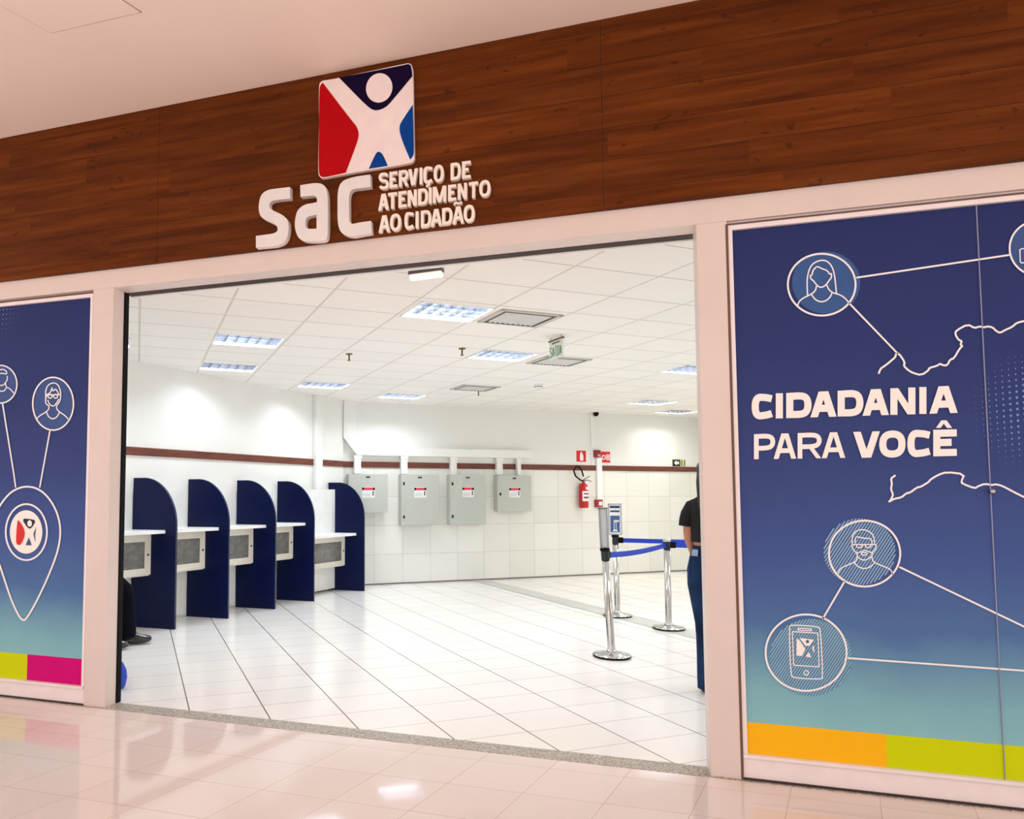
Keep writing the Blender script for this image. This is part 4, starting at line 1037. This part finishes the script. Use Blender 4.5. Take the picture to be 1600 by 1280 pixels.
def fingers(sx, wr, mb):
    wr = Vector(wr); d = Vector((sx*-.05, .45, -.85)).normalized(); sd = Vector((0, .9, .42)).normalized()
    nn = d.cross(sd)
    mb.ring_loft([[TP(wr+d*t+sd*math.cos(a)*w_+nn*math.sin(a)*h_) for a in [2*math.pi*k/12 for k in range(12)]] for t, w_, h_ in ((-.02, .02, .018), (.02, .034, .016), (.06, .040, .014), (.085, .036, .011), (.09, .02, .006))])
    for o_, l in ((-.028, .058), (-.010, .072), (.010, .068), (.027, .052)):
        a = wr+d*.075+sd*o_; mb.tube([TP(a), TP(a+d*l*.5+nn*.005), TP(a+d*l*.85+nn*.018), TP(a+d*l+nn*.028)], [.0092, .0086, .0078, .005], 8)
    a = wr+d*.02+sd*.034; mb.tube([TP(a), TP(a+d*.025+sd*.02+nn*.008), TP(a+d*.055+sd*.026+nn*.02)], [.0115, .0105, .006], 8)
fingers(-1, (-.155, .11, .95), hb); fingers(1, (.18, .11, .95), hb)
ht = hb.build('head_and_hands', M_SKIN)
# join head and hands into the body mesh: one continuous figure
bm = bmesh.new(); bm.from_mesh(body.data); bm.from_mesh(ht.data); bm.to_mesh(body.data); bm.free()
hd = ht.data; bpy.data.objects.remove(ht); bpy.data.meshes.remove(hd)
for p_ in body.data.polygons: p_.use_smooth = True
ey = MB()
for sx in (-1, 1): ey.lathe([(0, .006), (.006, .005), (.011, 0), (.0, -.004)], (0, 0, 0), 10, 'Y')
ey.v = [TP(Vector((v.x+(-.048 if i < len(ey.v)/2 else .008), v.y+.098, v.z+1.612))) for i, v in enumerate(ey.v)]; ey.build('eyes', mat('eye_dark', (40, 30, 26), .2), pt)
hr = MB(); bm = bmesh.new(); bmesh.ops.create_icosphere(bm, subdivisions=4, radius=1)
for v in bm.verts:
    x, y, z = v.co; k = 1+.03*math.sin(14*x+5*z)
    v.co = (x*.088*k, y*.104*k-.012, z*.122*k+.012)
for v in list(bm.verts):
    if v.co.y > .045 and v.co.z < .055: v.co.y = .045; v.co.x *= .9
hr.bm(bm, lambda q: TP(Vector((-.02, .02, 1.61))+q), True)
hr.ring_loft([oval(TP(Vector((-.02, y, z))), w, d_, 16, PR) for z, y, w, d_ in ((1.64, -.06, .07, .05), (1.54, -.085, .072, .045), (1.44, -.10, .064, .036), (1.36, -.115, .05, .028), (1.27, -.125, .018, .012))])
hr.build('hair', M_HAIR, pt)
# cropped top: torso and two short wide sleeves
def torso(rings): return [oval(TP(Vector((x, y, z))), w, d_, 28, PR) for x, y, z, w, d_ in rings]
sh = MB(); sh.ring_loft(torso([(0, .0, 1.10, .158, .118), (0, .0, 1.12, .160, .12), (0, .0, 1.20, .162, .122), (0, -.0, 1.30, .168, .124), (0, -.01, 1.36, .168, .115), (0, -.012, 1.405, .150, .095), (0, -.012, 1.435, .105, .075), (0, -.008, 1.455, .07, .062)]), cap=False)
for sx in (-1, 1):
    cs = [Vector((sx*.09, -.01, 1.372)), Vector((sx*.135, -.012, 1.352)), Vector((sx*.165, -.012, 1.30)), Vector((sx*.175, -.018, 1.26)), Vector((sx*.180, -.02, 1.215))]
    rr = [.06, .064, .06, .058, .058]; rings = []
    for i, (c, r_) in enumerate(zip(cs, rr)):
        d_ = (cs[min(i+1, 4)]-cs[max(i-1, 0)]).normalized(); a_ = Vector((0, 1, 0)); b_2 = d_.cross(a_).normalized()
        rings.append([TP(c+a_*r_*math.cos(t)+b_2*r_*math.sin(t)) for t in [2*math.pi*k/18 for k in range(18)]])
    sh.ring_loft(rings, cap=False)
sh.build('cropped_top', M_SHIRT, pt, recalc=False)
# jeans: waist and hips, then two flared legs
jn = MB()
jn.ring_loft(torso([(0, .005, 1.075, .142, .112), (0, .005, 1.06, .146, .116), (0, 0, .99, .168, .132), (0, -.01, .90, .186, .146), (0, -.01, .82, .186, .14), (0, -.0, .77, .178, .12), (0, 0, .74, .15, .08)]), cap=False)
for sx in (-1, 1):
    jn.ring_loft([oval(TP(Vector((sx*x, y, z))), w, d_, 22, PR) for z, x, y, w, d_ in ((.86, .092, -.005, .092, .128), (.78, .094, -.005, .092, .112), (.66, .088, .0, .080, .094), (.5, .078, .005, .066, .074), (.40, .072, -.005, .064, .070), (.25, .066, -.015, .066, .078), (.10, .062, -.01, .072, .092), (.035, .06, -.005, .074, .100))], cap=False)
jo = jn.build('jeans', M_DENIM, pt, recalc=False)
pk = MB()
for sx in (-1, 1):
    pk.ring_loft([[TP(Vector((sx*.08+a*.058, -.147-.006*(1-abs(a)) + (0.006 if z > .98 else 0)+.0, z+abs(a)*.01*(1 if z < .9 else 0)))) for a in (-1, -.5, 0, .5, 1)] for z in (1.0, .94, .88, .85)], cap=False)
pk.build('back_pocket', M_DENIM, jo, recalc=False)
MB().add([TP(Vector(v)) for v in [(-.128, -.095, 1.048), (-.082, -.122, 1.048), (-.084, -.128, 1.0), (-.134, -.100, 1.0)]], [(0, 1, 2, 3)]).build('waist_patch', M_PATCH, jo)
shs = mat('brown_shoe', (70, 44, 34), .4)
for sx in (-1, 1):
    m = MB(); rings = []
    for y, w, h_, zc in ((-.085, .022, .02, .032), (-.075, .034, .032, .04), (-.03, .038, .04, .046), (.04, .040, .036, .042), (.11, .044, .027, .032), (.165, .038, .02, .026), (.19, .018, .012, .02)):
        rings.append([TP(Vector((sx*.064+w*math.cos(t), y, max(.004, zc+h_*math.sin(t))))) for t in [2*math.pi*k/16 for k in range(16)]])
    m.ring_loft(rings); m.build('shoe', shs, pt)

# ---- seated person behind the left doorpost, on a chair against the left wall
SO = Vector((-4.555, 5.50, 0)); SR = math.radians(35)
ch = thing('waiting_chair', 'dark waiting chair against the left wall behind the left doorpost', 'chair', SO+rot(Vector((-.28, 0, 0)), SR))
TS = lambda v: SO+rot(Vector((v.y, -v.x, v.z)), SR)       # local +y = facing (towards +X of the hall)
f = TS
MB().bbox(-.22, .22, -.42, .02, .42, .46, .012, f).build('seat', mat('chair_plastic', (26, 28, 36), .5), ch)
MB().bbox(-.21, .21, -.47, -.44, .52, .84, .012, f).build('backrest', mat('chair_plastic', (26, 28, 36), .5), ch)
for sx in (-1, 1):
    for yy in (-.40, -.02): MB().tube([f(Vector((sx*.19, yy, .42))), f(Vector((sx*.20, yy, .002)))], .012).build('leg', M_STEEL, ch)
    MB().tube([f(Vector((sx*.19, -.43, .42))), f(Vector((sx*.19, -.455, .8)))], .012).build('back_post', M_STEEL, ch)
st = thing('person', 'seated person whose dark trouser leg and black shoe show past the left doorpost', 'person', SO)
bv, be, br = [], [], []
TP_old = TP; TP = TS
addc([((0, -.26, .58), .12), ((0, -.28, .72), .11), ((0, -.29, .88), .115), ((0, -.28, 1.0), .105), ((0, -.27, 1.08), .055), ((0, -.25, 1.15), .048)])
addc([0, ((-.09, -.2, .55), .088), ((-.10, .18, .54), .062), ((-.10, .22, .32), .054), ((-.10, .22, .10), .038), ((-.10, .25, .06), .034), ((-.10, .36, .04), .026)])
addc([0, ((.09, -.2, .55), .088), ((.10, .02, .53), .062), ((.10, .02, .32), .054), ((.10, .03, .10), .038), ((.10, .06, .06), .034), ((.10, .16, .04), .026)])
for sx in (-1, 1): addc([3, ((sx*.14, -.28, 1.02), .055), ((sx*.19, -.26, .95), .045), ((sx*.21, -.20, .76), .036), ((sx*.14, -.06, .70), .026), ((sx*.10, -.12, .69), .022)])
sbody = grow('body', bv, be, br, M_SKIN, st, 2, 0)
hb = MB(); head_mesh(hb, (0, -.23, 1.24), TS)
for sx in (-1, 1):
    wr = Vector((sx*.10, -.12, .69)); d = Vector((-sx*.85, .3, -.1)).normalized(); sd = Vector((.3, sx*.85, 0)).normalized(); nn = Vector((0, 0, 1))
    hb.ring_loft([[TS(wr+d*t+sd*math.cos(a)*w_+nn*math.sin(a)*h_) for a in [2*math.pi*k/12 for k in range(12)]] for t, w_, h_ in ((-.02, .02, .018), (.02, .034, .016), (.06, .040, .014), (.085, .036, .011), (.09, .02, .006))])
    for o_, l in ((-.028, .058), (-.010, .072), (.010, .068), (.027, .052)):
        a = wr+d*.075+sd*o_; hb.tube([TS(a), TS(a+d*l*.5), TS(a+d*l*.85-nn*.012), TS(a+d*l-nn*.022)], [.0092, .0086, .0078, .005], 8)
    a = wr+d*.02-sd*sx*.034; hb.tube([TS(a), TS(a+d*.025-sd*sx*.02), TS(a+d*.055-sd*sx*.026-nn*.01)], [.0115, .0105, .006], 8)
ht = hb.build('head_and_hands', M_SKIN)
bm = bmesh.new(); bm.from_mesh(sbody.data); bm.from_mesh(ht.data); bm.to_mesh(sbody.data); bm.free()
hd = ht.data; bpy.data.objects.remove(ht); bpy.data.meshes.remove(hd)
for p_ in sbody.data.polygons: p_.use_smooth = True
ths = MB(); ths.ring_loft([oval(TS(Vector((0, y, z))), d_, w, 24, SR) for z, y, w, d_ in ((.52, -.27, .19, .14), (.66, -.27, .17, .135), (.86, -.28, .18, .13), (1.0, -.28, .175, .115), (1.06, -.275, .12, .085), (1.10, -.265, .065, .06))], cap=False)
for sx in (-1, 1): ths.tube([TS(Vector(v)) for v in ((sx*.10, -.28, 1.02), (sx*.17, -.27, .98), (sx*.205, -.24, .87), (sx*.21, -.2, .77))], [.06, .06, .052, .052], 14, False)
ths.build('shirt', mat('grey_shirt', (90, 96, 110), .85), st, recalc=False)
tz = mat('navy_trousers', (7, 9, 20), .9, var=.25, scale=14, spec=.1)
tj = MB()
for sx, k in ((-1, .04), (1, -.16)):
    tj.tube([TS(Vector(v)) for v in ((sx*.085, -.28, .57), (sx*.09, -.15, .575), (sx*.10, .05+k, .585), (sx*.10, .13+k, .57), (sx*.10, .18+k, .52), (sx*.10, .195+k, .44), (sx*.10, .20+k, .32), (sx*.10, .20+k, .20), (sx*.10, .20+k, .085))], [.12, .115, .098, .090, .088, .088, .092, .096, .10], 20, False)
tj.build('trousers', tz, st, recalc=False)
for sx, k in ((-1, .04), (1, -.16)):
    m = MB(); rings = []
    for y, w, h_, zc in ((.09, .022, .02, .034), (.10, .036, .036, .045), (.15, .040, .046, .054), (.22, .042, .040, .048), (.28, .046, .032, .042), (.33, .042, .025, .040), (.36, .03, .018, .040), (.372, .012, .008, .04)):
        rings.append([TS(Vector((sx*.10+w*math.cos(t), y+k+.07, max(.006, zc*1.25+h_*1.4*math.sin(t))))) for t in [2*math.pi*q_/16 for q_ in range(16)]])
    m.ring_loft(rings); m.build('shoe', mat('black_leather', (10, 10, 12), .18, coat=.5), st)
hr = MB(); bm = bmesh.new(); bmesh.ops.create_icosphere(bm, subdivisions=3, radius=1)
for v in bm.verts:
    x, y, z = v.co; v.co = (x*.083, y*.10-.012, max(z, -.25)*.122+.012)
hr.bm(bm, lambda q: TS(Vector((0, -.24, 1.25))+q), True); hr.build('hair', M_HAIR, st)
TP = TP_old
# blue bag behind the left doorpost
bg = SF(198, 1055, 4.44); bc = Vector((bg.x-.157, 4.44, 0))
bag = thing('bag', 'blue bag on the floor peeking out behind the left doorpost', 'bag', bc)
m = MB(); m.ring_loft([oval((bc.x, bc.y, z), w, d_, 20) for z, w, d_ in ((.003, .125, .07), (.03, .138, .078), (.085, .15, .082), (.14, .145, .07), (.19, .12, .045), (.215, .09, .022), (.222, .07, .01))]); m.build('bag_body', mat('bag_blue', (28, 70, 190), .55), bag)
m = MB()
for sy in (-1, 1): m.tube([(bc.x-.06, bc.y+sy*.012, .21), (bc.x-.045, bc.y+sy*.016, .28), (bc.x, bc.y+sy*.018, .31), (bc.x+.045, bc.y+sy*.016, .28), (bc.x+.06, bc.y+sy*.012, .21)], .007, 8)
m.build('handle', mat('bag_handle', (20, 46, 130), .6), bag)

# ================================================================== LIGHT
def area(name, loc, rot_, sx, sy, power, c):
    l = bpy.data.lights.new(name, 'AREA'); l.shape = 'RECTANGLE'; l.size, l.size_y = sx, sy; l.energy = power; l.color = c
    o_ = bpy.data.objects.new(name, l); COL.objects.link(o_); o_.location = loc; o_.rotation_euler = rot_; return o_
COOL = (.89, .99, 1.12); WARM = (1.0, .96, .935)
for i, q in enumerate(lights):
    area('hall_area_light', q+Vector((0, 0, .094)), (0, 0, ANG), .58, .42, (36, 29, 19, 29, 38, 38, 37, 38, 24, 21)[i], COOL if i not in (7, 8) else (1.0, .96, .88))
for x, y in ((1.8, 5.6), (3.4, 8.0), (4.6, 5.6), (3.4, 11), (6.4, 6.0), (2.0, 9.6)):
    area('hall_area_light', Vector((x, y, HC-.05)), (0, 0, ANG), .60, .44, 15, COOL)  # fill lights added without fixtures for the unseen right part of the hall
for x, y in ((-4.2, -.6), (-1.4, -.6), (1.4, -.6), (-2.8, -2.8), (.5, -2.8)):
    area('mall_fill', Vector((x, y, MC-.03)), (0, 0, 0), 1.6, .6, 15, WARM)  # unseen fill lights added behind the camera to light the shop front evenly
w = bpy.data.worlds.new('mall_surroundings'); scn.world = w; w.use_nodes = True
bgd = w.node_tree.nodes['Background']; bgd.inputs['Color'].default_value = (1.0, .935, .91, 1); bgd.inputs['Strength'].default_value = 1.32

# ================================================================== CAMERA
cam = bpy.data.cameras.new('camera'); co = bpy.data.objects.new('camera', cam); COL.objects.link(co)
cam.sensor_fit = 'HORIZONTAL'; cam.sensor_width = 36; cam.lens = 36*FOC/1600
cam.shift_x = (800-PCX)/1600; cam.shift_y = (PCY-640)/1600; cam.clip_start = .05
Rm = Matrix((RIGHT, UP, -FWD)).transposed().to_4x4(); Rm.translation = CAM; co.matrix_world = Rm
scn.camera = co
scn.view_settings.view_transform = 'Standard'; scn.view_settings.look = 'None'; scn.view_settings.exposure = 0; scn.view_settings.gamma = 1
scn.cycles.max_bounces = 8; scn.cycles.diffuse_bounces = 5; scn.cycles.glossy_bounces = 4; scn.cycles.sample_clamp_indirect = 6; scn.cycles.use_denoising = True
